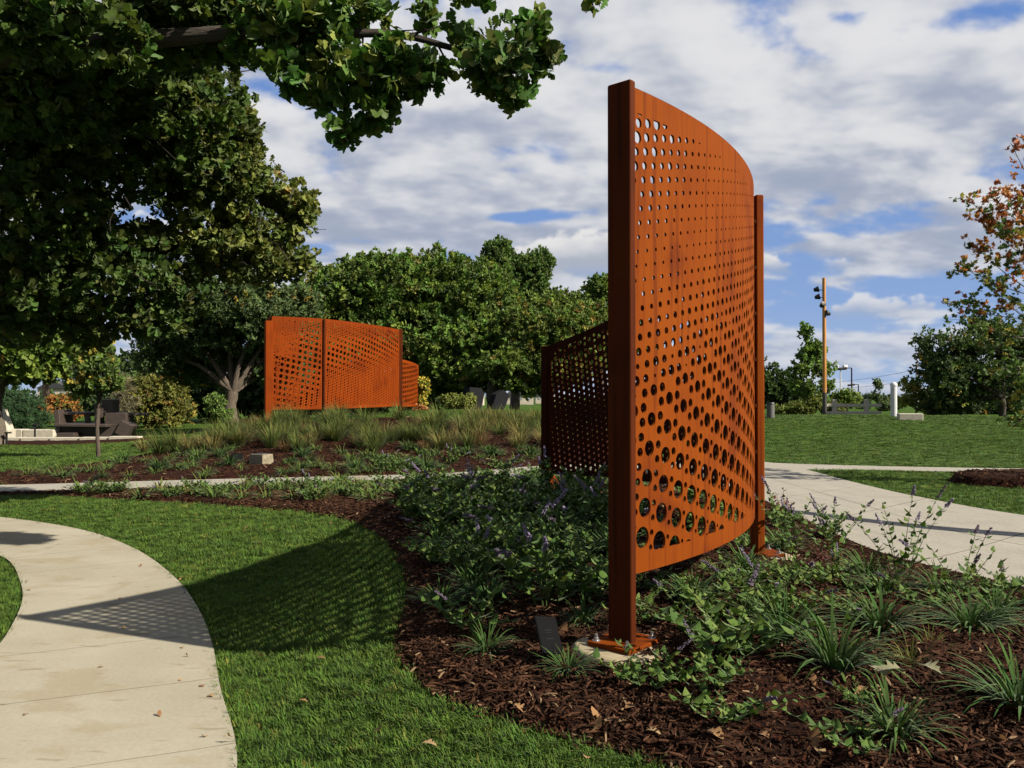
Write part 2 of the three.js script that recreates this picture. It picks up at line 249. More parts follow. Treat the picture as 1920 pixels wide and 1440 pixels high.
  M.bronze = std({ roughness: 0.6, metalness: 0.2, map: tex(128, (u, v) => lerp3([0.036, 0.025, 0.020], [0.060, 0.042, 0.033], clamp(0.5 + fbm(u * 5, v * 5, 4, 5)))) });
  M.grey = std({ roughness: 0.6, map: tex(128, (u, v) => lerp3([0.02, 0.021, 0.023], [0.042, 0.044, 0.047], clamp(0.5 + fbm(u * 5, v * 5, 4, 5)))) });
  M.darkStone = dull({ roughness: 0.9, color: lin(0.012, 0.0125, 0.014) });
  M.can = std({ roughness: 0.6, metalness: 0.2, color: lin(0.09, 0.085, 0.08) });
  M.poleGold = std({ roughness: 0.45, map: tex(64, (u, v) => { const q = 0.9 + 0.2 * noise2(u * 8, v * 8, 8); return [0.46 * q, 0.20 * q, 0.034 * q]; }) });
  M.poleDark = std({ roughness: 0.5, color: lin(0.03, 0.026, 0.024) });
  M.glassy = std({ roughness: 0.15, metalness: 0.6, color: lin(0.5, 0.52, 0.55) });
}
const leafMat = (r, g, b, coat = 0.25, tr = 0.3) => new THREE.MeshPhysicalMaterial({ side: THREE.DoubleSide, color: lin(r, g, b), roughness: 0.92, transmission: tr, thickness: 0, specularIntensity: 0.3, clearcoat: coat * 0.35, clearcoatRoughness: 0.4 });
M.leafWhite = leafMat(1.02, 1.08, 0.75, 0.25, 0.36);                     // tinted copy by copy
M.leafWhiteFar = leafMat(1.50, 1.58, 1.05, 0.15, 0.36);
M.blade = new THREE.MeshPhysicalMaterial({ side: THREE.DoubleSide, color: lin(0.72, 0.75, 0.60), roughness: 0.9, transmission: 0.25, thickness: 0, vertexColors: true, specularIntensity: 0.3, clearcoat: 0.03, clearcoatRoughness: 0.45 });

// ------------------------------------------------------------------ geometry helpers
function geoFrom(pos, idx, uv, nor, col) {
  const g = new THREE.BufferGeometry(); g.setAttribute('position', new THREE.Float32BufferAttribute(pos, 3));
  if (uv) g.setAttribute('uv', new THREE.Float32BufferAttribute(uv, 2)); if (col) g.setAttribute('color', new THREE.Float32BufferAttribute(col, 3));
  g.setIndex(idx); if (nor) g.setAttribute('normal', new THREE.Float32BufferAttribute(nor, 3)); else g.computeVertexNormals(); return g;
}
const plain = (g) => { const q = g.index ? g.toNonIndexed() : g; for (const k of Object.keys(q.attributes)) if (!['position', 'normal', 'uv'].includes(k)) q.deleteAttribute(k); return q; };
const merge = (list) => mergeGeometries(list.map(plain));
function box(w, h, d, x = 0, y = 0, z = 0, r = 0.01, ry = 0, rx = 0, rz = 0) { const g = new RoundedBoxGeometry(w, h, d, 2, Math.min(r, w / 3, h / 3, d / 3)); g.rotateX(rx); g.rotateZ(rz); g.rotateY(ry); g.translate(x, y, z); return g; }
function cyl(r0, r1, h, x = 0, y = 0, z = 0, seg = 20) { const g = new THREE.CylinderGeometry(r1, r0, h, seg); g.translate(x, y + h / 2, z); return g; }
// a tapered limb through points, radius r0 to r1, rough
function limb(pts, r0, r1, seg = 7, steps, rough = 0.12, seed = 1) {
  const c = new THREE.CatmullRomCurve3(pts, false, 'centripetal'), n = steps ?? Math.max(2, (pts.length - 1) * 4), fr = c.computeFrenetFrames(n), pos = [], idx = [], uv = [], L = c.getLength();
  for (let i = 0; i <= n; i++) {
    const t = i / n, p = c.getPointAt(t), r = mix(r0, r1, Math.pow(t, 0.8)); 
    for (let k = 0; k <= seg; k++) {
      const a = k / seg * 2 * Math.PI, q = r * (1 + rough * noise3(Math.cos(a) * 1.3 + seed, Math.sin(a) * 1.3, t * L * 2.5 + seed));
      const nx = fr.normals[i], bx = fr.binormals[i];
      pos.push(p.x + q * (nx.x * Math.cos(a) + bx.x * Math.sin(a)), p.y + q * (nx.y * Math.cos(a) + bx.y * Math.sin(a)), p.z + q * (nx.z * Math.cos(a) + bx.z * Math.sin(a)));
      uv.push(k / seg * Math.max(1, Math.round(r0 * 8)), t * L);
      if (i < n && k < seg) { const o = i * (seg + 1) + k; idx.push(o, o + 1, o + seg + 1, o + 1, o + seg + 2, o + seg + 1); }
    }
  }
  return geoFrom(pos, idx, uv);
}

// ------------------------------------------------------------------ the ground: lawn, mulch, concrete
{
  const line = (lo, hi, step, far) => { const a = []; for (let v = lo; v <= hi + 1e-6; v += step) a.push(v); let s = step; for (let v = hi; v < far;) { s *= 1.45; v += s; a.push(v); } s = step; for (let v = lo; v > -far;) { s *= 1.45; v -= s; a.unshift(v); } return a; };
  const xs = line(-20, 24, 0.25, 420), ds = line(-6, 50, 0.25, 480).filter((d) => d > -60), pos = [], uv = [], idx = [];
  for (const d of ds) for (const x of xs) { pos.push(x, H(x, d), -d); uv.push(x, d); }
  for (let j = 0; j < ds.length - 1; j++) for (let i = 0; i < xs.length - 1; i++) { const o = j * xs.length + i; idx.push(o, o + 1, o + xs.length, o + 1, o + xs.length + 1, o + xs.length); }
  structure(mesh('lawn', geoFrom(pos, idx, uv), M.lawn));
}
function mulchSheet(name, o, step, lift, rough) {
  const pos = [], uv = [], nx = Math.ceil((o.x1 - o.x0) / step) + 3, ny = Math.ceil((o.y1 - o.y0) / step) + 3, f = new Float32Array(nx * ny), X = (i) => o.x0 - step + i * step, Y = (j) => o.y0 - step + j * step;
  for (let j = 0; j < ny; j++) for (let i = 0; i < nx; i++) f[j * nx + i] = sdist(o, X(i), Y(j));
  const put = (v) => { const edge = sstep(0, 0.14, v[2]), h = H(v[0], v[1]) + 0.006 + edge * lift + edge * rough * (fbm(v[0] * 5, v[1] * 5, 4) + 0.4 * noise2(v[0] * 1.3, v[1] * 1.3)); pos.push(v[0], h, -v[1]); uv.push(v[0], v[1]); };
  const tri = (a, b, c) => { const out = [], q = [a, b, c]; for (let k = 0; k < 3; k++) { const p = q[k], n = q[(k + 1) % 3]; if (p[2] >= 0) out.push(p); if ((p[2] >= 0) !== (n[2] >= 0)) { const t = p[2] / (p[2] - n[2]); out.push([mix(p[0], n[0], t), mix(p[1], n[1], t), 0]); } } for (let k = 1; k + 1 < out.length; k++) { put(out[0]); put(out[k]); put(out[k + 1]); } };
  for (let j = 0; j + 1 < ny; j++) for (let i = 0; i + 1 < nx; i++) {
    const a = [X(i), Y(j), f[j * nx + i]], b = [X(i + 1), Y(j), f[j * nx + i + 1]], c = [X(i), Y(j + 1), f[(j + 1) * nx + i]], d = [X(i + 1), Y(j + 1), f[(j + 1) * nx + i + 1]];
    tri(a, b, c); tri(b, d, c);
  }
  let g = new THREE.BufferGeometry(); g.setAttribute('position', new THREE.Float32BufferAttribute(pos, 3)); g.setAttribute('uv', new THREE.Float32BufferAttribute(uv, 2));
  g = mergeVertices(g, 1e-4); g.computeVertexNormals();
  return structure(mesh(name, g, M.mulch));
}
mulchSheet('mulch_bed', O.bed, 0.06, 0.03, 0.045);
mulchSheet('mulch_slope', O.slope, 0.14, 0.04, 0.06);
mulchSheet('mulch_ring', O.treeRing, 0.08, 0.16, 0.06);
mulchSheet('mulch_strip', O.farBed, 0.3, 0.05, 0.05);

function slabs(name, L, R, cuts, lanes, lift, mat, gap = 0.0032) {
  const path = new THREE.Group(); path.name = numbered(name); scene.add(path); structure(path);
  const p0 = L[L.length >> 1], p1 = L[(L.length >> 1) + 1], p2 = R[R.length >> 1], flip = (p1[0] - p0[0]) * (p2[1] - p0[1]) - (p1[1] - p0[1]) * (p2[0] - p0[0]) > 0;
  const at = (list, t) => { const q = clamp(t) * (list.length - 1), i = Math.min(Math.floor(q), list.length - 2), a = q - i; return [mix(list[i][0], list[i + 1][0], a), mix(list[i][1], list[i + 1][1], a)]; };
  for (let c = 0; c + 1 < cuts.length; c++) for (let l = 0; l < lanes; l++) {
    const mid = at(R, (cuts[c] + cuts[c + 1]) / 2), a0 = at(R, cuts[c]), a1 = at(R, cuts[c + 1]), len = Math.hypot(a0[0] - a1[0], a0[1] - a1[1]), g = gap / len * (cuts[c + 1] - cuts[c]);
    const wide = Math.hypot(...at(L, (cuts[c] + cuts[c + 1]) / 2).map((v, k) => v - mid[k])), nT = Math.max(6, Math.ceil(len / 0.12)), nS = Math.max(6, Math.ceil(wide / lanes / 0.15)), gs = l === 0 && lanes === 1 ? 0 : gap / wide;
    const pos = [], uv = [], idx = [], sink = 0.001 * noise2(c * 3.1, l * 7 + 0.5);
    for (let j = -1; j <= nT + 1; j++) for (let i = -1; i <= nS + 1; i++) {
      const edge = j < 0 || i < 0 || j > nT || i > nS, t = mix(cuts[c] + g, cuts[c + 1] - g, clamp(j / nT)), s = mix(l / lanes + (l ? gs : 0), (l + 1) / lanes - (l < lanes - 1 ? gs : 0), clamp(i / nS));
      const p = at(L, t), q = at(R, t), x = mix(p[0], q[0], s), d = mix(p[1], q[1], s);
      const near = Math.min(j, nT - j, i, nS - i); pos.push(x, H(x, d) + (edge ? -0.06 : lift + sink - (near === 0 ? 0.001 : 0)), -d); uv.push(x + c * 0.013, d);
    }
    const w = nS + 3; for (let j = 0; j < nT + 2; j++) for (let i = 0; i < nS + 2; i++) { const o = j * w + i; flip ? idx.push(o, o + w, o + 1, o + 1, o + w, o + w + 1) : idx.push(o, o + 1, o + w, o + 1, o + w + 1, o + w); }
    mesh('slab', geoFrom(pos, idx, uv, pos.map((_, k) => (k % 3 === 1 ? 1 : 0))), mat, path);
  }
  return path;
}
const evenCuts = (list, step) => { let len = 0; for (let i = 1; i < list.length; i++) len += Math.hypot(list[i][0] - list[i - 1][0], list[i][1] - list[i - 1][1]); const n = Math.max(1, Math.round(len / step)), cum = [0]; for (let i = 1; i < list.length; i++) cum.push(cum[i - 1] + Math.hypot(list[i][0] - list[i - 1][0], list[i][1] - list[i - 1][1])); return [...Array(n + 1).keys()].map((k) => { const s = k / n * cum.at(-1); let i = 1; while (i < cum.length - 1 && cum[i] < s) i++; return clamp((i - 1 + (s - cum[i - 1]) / (cum[i] - cum[i - 1])) / (list.length - 1)); }); };
const leftAcross = leftPathR.map((p, i) => { const a = leftPathR[Math.max(0, i - 1)], b = leftPathR[Math.min(leftPathR.length - 1, i + 1)], T = [b[0] - a[0], b[1] - a[1] + 0.0]; let best = null, q = 1e9; for (let k = 0; k + 1 < leftPathL.length; k++) for (let m = 0; m < 12; m++) { const x = mix(leftPathL[k][0], leftPathL[k + 1][0], m / 12), d = mix(leftPathL[k][1], leftPathL[k + 1][1], m / 12), w = Math.abs((x - p[0]) * T[0] + (d - p[1]) * T[1]) / Math.hypot(...T); if (w < q && Math.hypot(x - p[0], d - p[1]) < 3.2) { q = w; best = [x, d]; } } return best; });
slabs('left_path', leftAcross, leftPathR, evenCuts(leftPathR, 1.0), 1, 0.022, M.concrete);
slabs('right_path', walkL, walkR, evenCuts(walkL, 1.9), 2, 0.026, M.walk, 0.009);
slabs('far_path', farN, farF, evenCuts(farN, 1.8), 1, 0.020, M.walk);
slabs('branch_path', branchN, branchF, evenCuts(branchN, 1.5), 1, 0.015, M.walk);

// chips on the mulch, stuff
const dummy = new THREE.Object3D(), tint = new THREE.Color();
function scatter(name, geo, mat, list, parent, kind = 'stuff') {   // list of [position, quaternion, scale(Vector3 or number), colour]
  const o = new THREE.InstancedMesh(geo, mat, list.length); o.name = parent ? name : numbered(name); o.castShadow = o.receiveShadow = true;
  list.forEach(([p, q, s, c], i) => { dummy.position.copy(p); dummy.quaternion.copy(q); if (typeof s === 'number') dummy.scale.setScalar(s); else dummy.scale.copy(s); dummy.updateMatrix(); o.setMatrixAt(i, dummy.matrix); o.setColorAt(i, tint.setRGB(...c)); });
  if (kind) o.userData.kind = kind; (parent ?? scene).add(o); return o;
}
const E = (x, y, z) => new THREE.Quaternion().setFromEuler(new THREE.Euler(x, y, z, 'YXZ'));
{
  const chip = new THREE.BoxGeometry(0.044, 0.004, 0.0075, 2, 1, 1); { const p = chip.attributes.position; for (let i = 0; i < p.count; i++) { const x = p.getX(i) / 0.022; p.setY(i, p.getY(i) + 0.004 * (1 - x * x)); p.setZ(i, p.getZ(i) * (1 - 0.45 * Math.abs(x)) + 0.002 * x); } chip.computeVertexNormals(); }
  const r = rng(21), list = [];
  const fill = (o, dens, lift, maxD) => {
    const area = (o.x1 - o.x0) * (o.y1 - o.y0), n = area * dens(1);
    for (let k = 0; k < n; k++) {
      const x = mix(o.x0, o.x1, r()), d = mix(o.y0, o.y1, r()); if (d > maxD || Math.abs(x) > 0.72 * d + 0.6 || r() > dens(d) / dens(1) || !within(o, x, d, -0.01 + 0.03 * r() - 0.05 * (r() > 0.93))) continue;
      const t = r(), c = r() > 0.975 ? [0.19, 0.125, 0.07] : [mix(0.015, 0.078, t * t), mix(0.0072, 0.036, t * t), mix(0.0042, 0.0195, t * t)], s = (0.45 + 1.1 * r()) * (d > 9 ? 1.5 : 1) * (d > 15 ? 1.4 : 1), edge = sstep(0, 0.14, sdist(o, x, d));
      list.push([V(x, d, 0.010 + edge * lift + edge * 0.03 * (fbm(x * 5, d * 5, 3)) + 0.008 * r()), E((r() - 0.5) * 0.8, r() * 6.28, (r() - 0.5) * 0.9), new THREE.Vector3(s * (0.6 + 1.0 * r()), s, s * (0.6 + 0.8 * r())), c]);
    }
  };
  fill(O.bed, (d) => 2900 * Math.min(1, Math.pow(5 / d, 1.7)), 0.03, 15.5);
  fill(O.slope, () => 90, 0.04, 26); fill(O.treeRing, () => 350, 0.15, 18);
  tag(scatter('mulch_chips', chip, M.chip, list), 'dark brown shredded bark chips lying over the planting beds', 'mulch');
}
// grass: tufts of blades
function bladeGeo(len, wid, bend, seg = 3, c0 = [0.03, 0.06, 0.01], c1 = [0.09, 0.17, 0.03]) {   // one blade from the origin, up y, bending to +z
  const pos = [], col = [], idx = [];
  for (let i = 0; i <= seg; i++) { const t = i / seg, a = bend * t, w = wid * (i === seg ? 0.08 : 1 - 0.55 * t * t) / 2, y = len * (bend ? Math.sin(a) / bend : t), z = len * (bend ? (1 - Math.cos(a)) / bend : 0); for (const s of [-1, 1]) { pos.push(s * w, y, z - 0.18 * w * (s * s)); col.push(...lerp3(c0, c1, Math.min(1, t * 1.4))); } if (i < seg) { const o = i * 2; idx.push(o, o + 1, o + 2, o + 1, o + 3, o + 2); } }
  return geoFrom(pos, idx, null, null, col);
}
function tuftGeo(n, spread, len, wid, lean, bend, seed, c0, c1, tipVar = 0.25, seg = 3, droop = 0) {
  const r = rng(seed), list = [];
  for (let k = 0; k < n; k++) {
    const a = r() * 6.283, rad = spread * Math.sqrt(r()), q = 1 - tipVar + 2 * tipVar * r(), warm = r();
    const g = bladeGeo(len * (0.6 + 0.6 * r()), wid * (0.7 + 0.6 * r()), bend * (0.4 + 0.9 * r()), seg, c0, [c1[0] * q * (0.8 + 0.6 * warm), c1[1] * q, c1[2] * q]);
    g.rotateX(lean * (0.15 + 0.85 * r()) + droop * rad); g.rotateY(a + (r() - 0.5) * 0.8); g.translate(rad * Math.sin(a), 0, rad * Math.cos(a)); list.push(g);
  }
  return mergeGeometries(list);
}
{
  const kinds = [1, 2, 3].map((s) => tuftGeo(19, 0.045, 0.033, 0.0035, 0.75, 0.9, s, [0.032, 0.076, 0.008], [0.100, 0.200, 0.024], 0.35, 2)), r = rng(31), lists = [[], [], []];
  const lay = (x0, x1, d0, d1, dens, size, hgt) => {
    const n = (x1 - x0) * (d1 - d0) * dens(d0);
    for (let k = 0; k < n; k++) {
      const x = mix(x0, x1, r()), d = mix(d0, d1, r()); if (Math.abs(x) > 0.645 * d + 0.35 || r() > dens(d) / dens(d0) || !isLawn(x, d, 0.02)) continue;
      const patch = 0.5 + 0.5 * fbm(x * 0.9, d * 0.9, 3) + 0.35 * noise2(x * 4, d * 4), v = 0.75 + 0.5 * r(), dry = r() > 0.955 - 0.05 * noise2(x * 1.7 + 9, d * 1.7);
      const c = dry ? [2.6, 1.35, 2.2] : [v * mix(0.78, 1.25, patch), v * mix(0.85, 1.08, patch), v * mix(0.8, 1.05, patch)], s = size(d) * (0.8 + 0.5 * r());
      lists[k % 3].push([V(x, d, -0.004), E((r() - 0.5) * 0.3, r() * 6.28, (r() - 0.5) * 0.3), new THREE.Vector3(s, s * hgt(d) * (0.8 + 0.4 * r()), s), c]);
    }
  };
  lay(-9, 3, 2.6, 8, (d) => 950 * Math.min(1, Math.pow(4.2 / d, 1.3)), (d) => 1 + 0.04 * d, () => 1);
  lay(-10, 2, 8, 14.5, (d) => 330 * Math.min(1, Math.pow(8 / d, 1.3)), (d) => 1.5, () => 0.9);
  lay(5, 13, 8.5, 18.5, (d) => 260 * Math.min(1, Math.pow(9 / d, 1.2)), (d) => 1.7, () => 0.8);
  lay(3, 22, 17, 37, (d) => 95 * Math.min(1, Math.pow(17 / d, 1)), (d) => 2.6, () => 0.42);
  lay(-17, -7, 15, 28, (d) => 90, (d) => 2.4, () => 0.7);
  lay(-8, 6, 21, 32, (d) => 75, (d) => 2.6, () => 0.9);
  kinds.forEach((g, i) => tag(scatter('grass', g, M.blade, lists[i]), 'short mown green lawn grass between the beds and paths', 'grass'));
}

// ------------------------------------------------------------------ perforated weathering-steel screens
// outline and inset: convex polygons in (along, height) metres; holes: {u, v, r}; put(u) -> [X, depth, normal X, normal depth]
function clipHalf(poly, a, b, c) { const out = []; for (let i = 0; i < poly.length; i++) { const p = poly[i], q = poly[(i + 1) % poly.length], fp = a * p[0] + b * p[1] - c, fq = a * q[0] + b * q[1] - c; if (fp <= 0) out.push(p); if ((fp < 0 && fq > 0) || (fp > 0 && fq < 0)) { const t = fp / (fp - fq); out.push([mix(p[0], q[0], t), mix(p[1], q[1], t)]); } } return out; }
function perforated(frame, inset, holes, put, thick, seg) {
  const cells = new Map(), size = 0.2, key = (u, v) => Math.floor(u / size) * 1000 + Math.floor(v / size), kept = [];
  for (const h of holes) {
    let poly = []; for (let k = 0; k < seg; k++) { const a = k / seg * 2 * Math.PI; poly.push([h.u + h.r * Math.cos(a), h.v + h.r * Math.sin(a)]); }
    for (let i = 0; i < inset.length; i++) { const [ax, ay] = inset[i], [bx, by] = inset[(i + 1) % inset.length], nx = by - ay, ny = ax - bx; poly = clipHalf(poly, nx, ny, nx * ax + ny * ay); if (poly.length < 3) break; }
    if (poly.length < 3) continue;
    let area = 0; poly.forEach((p, i) => { const q = poly[(i + 1) % poly.length]; area += p[0] * q[1] - p[1] * q[0]; }); if (area < 2e-4) continue;
    kept.push({ ...h, poly });
  }
  kept.forEach((h) => { const k = key(h.u, h.v); if (!cells.has(k)) cells.set(k, []); cells.get(k).push(h); });
  const pos = [], nor = [], uv = [], idx = [];
  const vert = (u, v, side, n) => { const [x, d, nx, nd] = put(u); pos.push(x + nx * side * thick / 2, v, -(d + nd * side * thick / 2)); if (n) nor.push(nx * n[2] + n[0] * -nd * 0 + tangent(nx, nd)[0] * n[0], n[1], -(nd * n[2] + tangent(nx, nd)[1] * n[0])); else nor.push(nx * side, 0, -nd * side); uv.push(u, v); return pos.length / 3 - 1; };
  const tangent = (nx, nd) => [-nd, nx];
  for (const h of kept) {
    let cell = frame;
    const cu = Math.floor(h.u / size), cv = Math.floor(h.v / size);
    for (let a = -2; a <= 2; a++) for (let b = -2; b <= 2; b++) for (const o of cells.get((cu + a) * 1000 + cv + b) ?? []) {
      if (o === h) continue; const du = o.u - h.u, dv = o.v - h.v; if (du * du + dv * dv > 0.16) continue;
      cell = clipHalf(cell, 2 * du, 2 * dv, o.u * o.u + o.v * o.v - h.u * h.u - h.v * h.v + h.r * h.r - o.r * o.r);
      if (cell.length < 3) break;
    }
    if (cell.length < 3) continue;
    let cx = 0, cy = 0; for (const p of h.poly) { cx += p[0]; cy += p[1]; } cx /= h.poly.length; cy /= h.poly.length;
    const ang = (p) => { const a = Math.atan2(p[1] - cy, p[0] - cx); return a < 0 ? a + 2 * Math.PI : a; };
    const hit = (poly, a) => { const dx = Math.cos(a), dy = Math.sin(a); let best = 1e9; for (let i = 0; i < poly.length; i++) { const p = poly[i], q = poly[(i + 1) % poly.length], ex = q[0] - p[0], ey = q[1] - p[1], den = dx * ey - dy * ex; if (Math.abs(den) < 1e-12) continue; const t = ((p[0] - cx) * ey - (p[1] - cy) * ex) / den, s = ((p[0] - cx) * dy - (p[1] - cy) * dx) / den; if (t > 1e-7 && s >= -1e-6 && s <= 1 + 1e-6 && t < best) best = t; } return [cx + dx * best, cy + dy * best]; };
    const rays = [...h.poly.map((p) => ({ a: ang(p), i: p })), ...cell.map((p) => ({ a: ang(p), o: p }))].sort((a, b) => a.a - b.a);
    const n = rays.length, ringIn = [], ringOut = [];
    for (const q of rays) { ringIn.push(q.i ?? hit(h.poly, q.a)); ringOut.push(q.o ?? hit(cell, q.a)); }
    const f = ringIn.map((p) => vert(p[0], p[1], 1)), fo = ringOut.map((p) => vert(p[0], p[1], 1)), bk = ringIn.map((p) => vert(p[0], p[1], -1)), bo = ringOut.map((p) => vert(p[0], p[1], -1));
    const wall = (p) => { const l = Math.hypot(cx - p[0], cy - p[1]) || 1; return [(cx - p[0]) / l, (cy - p[1]) / l, 0]; };
    const wf = ringIn.map((p) => vert(p[0], p[1], 1, wall(p))), wb = ringIn.map((p) => vert(p[0], p[1], -1, wall(p)));
    for (let i = 0; i < n; i++) { const j = (i + 1) % n; idx.push(f[i], fo[i], fo[j], f[i], fo[j], f[j], bk[i], bo[j], bo[i], bk[i], bk[j], bo[j], wf[i], wf[j], wb[j], wf[i], wb[j], wb[i]); }
  }
  for (let i = 0; i < frame.length; i++) {   // the cut edges of the plate
    const p = frame[i], q = frame[(i + 1) % frame.length], n = 24, l = Math.hypot(q[0] - p[0], q[1] - p[1]), en = [(q[1] - p[1]) / l, -(q[0] - p[0]) / l, 0]; let last = null;
    for (let k = 0; k <= n; k++) { const u = mix(p[0], q[0], k / n), v = mix(p[1], q[1], k / n), a = vert(u, v, 1, en), b = vert(u, v, -1, en); if (last) idx.push(last[0], a, b, last[0], b, last[1]); last = [a, b]; }
  }
  return geoFrom(pos, idx, uv, nor);
}
// an arc in plan from A to B bulging by s to the right of the way from A to B
function arcPlan(A, B, s) {
  const cx = B[0] - A[0], cd = B[1] - A[1], c = Math.hypot(cx, cd), t = [cx / c, cd / c], n = [t[1], -t[0]];
  if (Math.abs(s) < 1e-3) return { len: c, put: (u) => [A[0] + t[0] * u, A[1] + t[1] * u, n[0], n[1]] };
  const R = (c * c / 4 + s * s) / (2 * s), O2 = [A[0] + t[0] * c / 2 + n[0] * (s - R), A[1] + t[1] * c / 2 + n[1] * (s - R)], half = Math.asin(clamp(c / 2 / R, -1, 1)), len = 2 * half * R;
  return { len, put: (u) => { const a = -half + u / R, nx = n[0] * Math.cos(a) + t[0] * Math.sin(a), nd = n[1] * Math.cos(a) + t[1] * Math.sin(a); return [O2[0] + nx * R, O2[1] + nd * R, nx, nd]; } };
}
// a square lattice turned by deg: A at the corners, C half-way up, B in the columns between; size(u, v, kind) gives a diameter
const SLANT = [[0.158, -0.032], [0.016, 0.160]];
function lattice(u0, u1, v0, v1, pitch, deg, size, shift = [0, 0]) {   // pitch: one number, or the two steps of a slanted lattice
  const c = Math.cos(deg * Math.PI / 180), s = Math.sin(deg * Math.PI / 180), [R, K] = Array.isArray(pitch) ? pitch : [[pitch * c, pitch * s], [-pitch * s, pitch * c]], out = [], n = Math.ceil(Math.max(u1 - u0, v1 - v0) / 0.15) + 10;
  for (let i = -n; i <= n; i++) for (let j = -n; j <= n; j++) for (const [a, b, kind] of [[0, 0, 'A'], [0, 0.5, 'C'], [0.5, 0.25, 'B'], [0.5, 0.75, 'B']]) {
    const u = u0 + (i + a) * R[0] + (j + b) * K[0] + shift[0], v = v0 + (i + a) * R[1] + (j + b) * K[1] + shift[1];
    if (u < u0 - 0.05 || u > u1 + 0.05 || v < v0 - 0.05 || v > v1 + 0.05) continue;
    const D = size(u - u0, v, kind); if (D > 0.012) out.push({ u, v, r: D / 2 });
  }
  for (let i = 0; i < out.length; i++) for (let j = 0; j < i; j++) { const a = out[i], b = out[j], q = Math.hypot(a.u - b.u, a.v - b.v); if (q < a.r + b.r + 0.007) { const f = (q - 0.007) / (a.r + b.r); if (a.r < b.r) a.r = Math.max(0.004, q - 0.007 - b.r); else b.r = Math.max(0.004, q - 0.007 - a.r); if (a.r + b.r + 0.004 > q) { a.r *= f * 0.95; b.r *= f * 0.95; } } }
  return out.filter((h) => h.r > 0.0055);
}
function post(parent, X, d, turn, w, l, y0, y1, mat, name = 'post') { const o = mesh(name, (() => { const g = box(w, y1 - y0, l, 0, 0, 0, 0.012); const p = g.attributes.position, uv = g.attributes.uv; for (let i = 0; i < p.count; i++) uv.setXY(i, p.getX(i) + p.getZ(i) + X, p.getY(i) + (y1 - y0) / 2); return g; })(), mat, parent); o.position.set(X, (y0 + y1) / 2, -d); o.rotation.y = turn; return o; }
const screens = {};
{ // the near screen
  const root = thing('perforated_screen', 'tall curved orange rusted steel screen full of round holes, in the near mulch bed', 'screen', new THREE.Vector3());
  const plan = arcPlan([0.592, 4.340], [1.945, 6.66], 0.185), B0 = 0.70, T0 = 3.29, L = plan.len;
  const size = (u, v, k) => {
    const d = 2.30 + 0.32 * u - v, wob = 1 + 0.05 * noise2(u * 3, v * 3);   // distance below the line of the smallest holes
    const A = d > 0 ? Math.min(0.020 + 0.066 * d, 0.127 - 0.006 * u) - 0.085 * Math.max(0, d - 1.95) : 0.018 - d * mix(0.068, 0.006, sstep(0.1, 1.1, u));
    if (k === 'A') return Math.max(A, 0.03 * (d > 1)) * wob;
    if (k === 'C') return A < 0.046 ? A * 0.95 : d < 0 ? A * 0.75 : d > 1.2 ? 0 : Math.max(0, 0.046 - 1.6 * (A - 0.046));
    return (d > 0 ? Math.max(0.020, 0.020 + 0.048 * Math.min(d, 0.75) - 0.030 * Math.max(0, d - 0.75)) : 0.018 - d * mix(0.048, 0.006, sstep(0.1, 1.1, u))) * wob;
  };
  const frame = [[0, B0], [L, B0], [L, T0], [0, T0]], inset = [[0.0, B0 + 0.10], [L - 0.035, B0 + 0.10], [L - 0.035, T0 - 0.13], [0.0, T0 - 0.13]];
  const holes = lattice(0, L, B0, T0, [[0.162, -0.045], [0.022, 0.158]], 0, size, [0.145, 0.185]).filter((h) => h.u > -0.02);
  mesh('panel', perforated(frame, inset, holes, plan.put, 0.013, 20), M.rust, root);
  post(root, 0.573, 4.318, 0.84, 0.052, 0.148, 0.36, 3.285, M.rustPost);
  post(root, 1.985, 6.70, 0.12, 0.066, 0.15, 0.34, 3.26, M.rust);
  for (let k = 0; k < 7; k++) { const [x, d, nx, nd] = plan.put(L - 0.012); mesh('bracket', box(0.016, 0.03, 0.05, x + nx * 0.012, B0 + 0.12 + k * 0.37, -(d + nd * 0.012), 0.003), M.rustPost, root); }
  const base = (x, d, turn, hgt, r) => {
    const f = mesh('footing', (() => { const g = new THREE.LatheGeometry([[0, 0.0], [r - 0.03, 0.0], [r, -0.02], [r + 0.01, -0.16]].map((p) => new THREE.Vector2(...p)), 48); const p = g.attributes.position; for (let i = 0; i < p.count; i++) { const a = Math.atan2(p.getZ(i), p.getX(i)), q = 1 + 0.05 * noise2(Math.cos(a) * 2 + 5, Math.sin(a) * 2); p.setX(i, p.getX(i) * q); p.setZ(i, p.getZ(i) * q); } g.computeVertexNormals(); return g; })(), M.footing, root); f.position.set(x, hgt, -d);
    const pl = mesh('base_plate', box(0.30, 0.024, 0.26, 0, 0.012, 0, 0.004), M.rust, root); pl.position.set(x, hgt + 0.001, -d); pl.rotation.y = turn;
    for (const [a, b] of [[-0.115, -0.095], [0.115, -0.095], [-0.115, 0.095], [0.115, 0.095]]) { const nut = mesh('anchor_bolt', merge([cyl(0.014, 0.014, 0.016, 0, 0, 0, 6), cyl(0.008, 0.008, 0.034, 0, 0, 0, 10), cyl(0.021, 0.021, 0.003, 0, 0, 0, 16)]), M.steel, pl); nut.position.set(a, 0.024, b); }
  };
  base(0.585, 4.325, 0.84, 0.350, 0.27); base(2.0, 6.68, 0.12, 0.362, 0.27);
  screens.near = { plan };
}
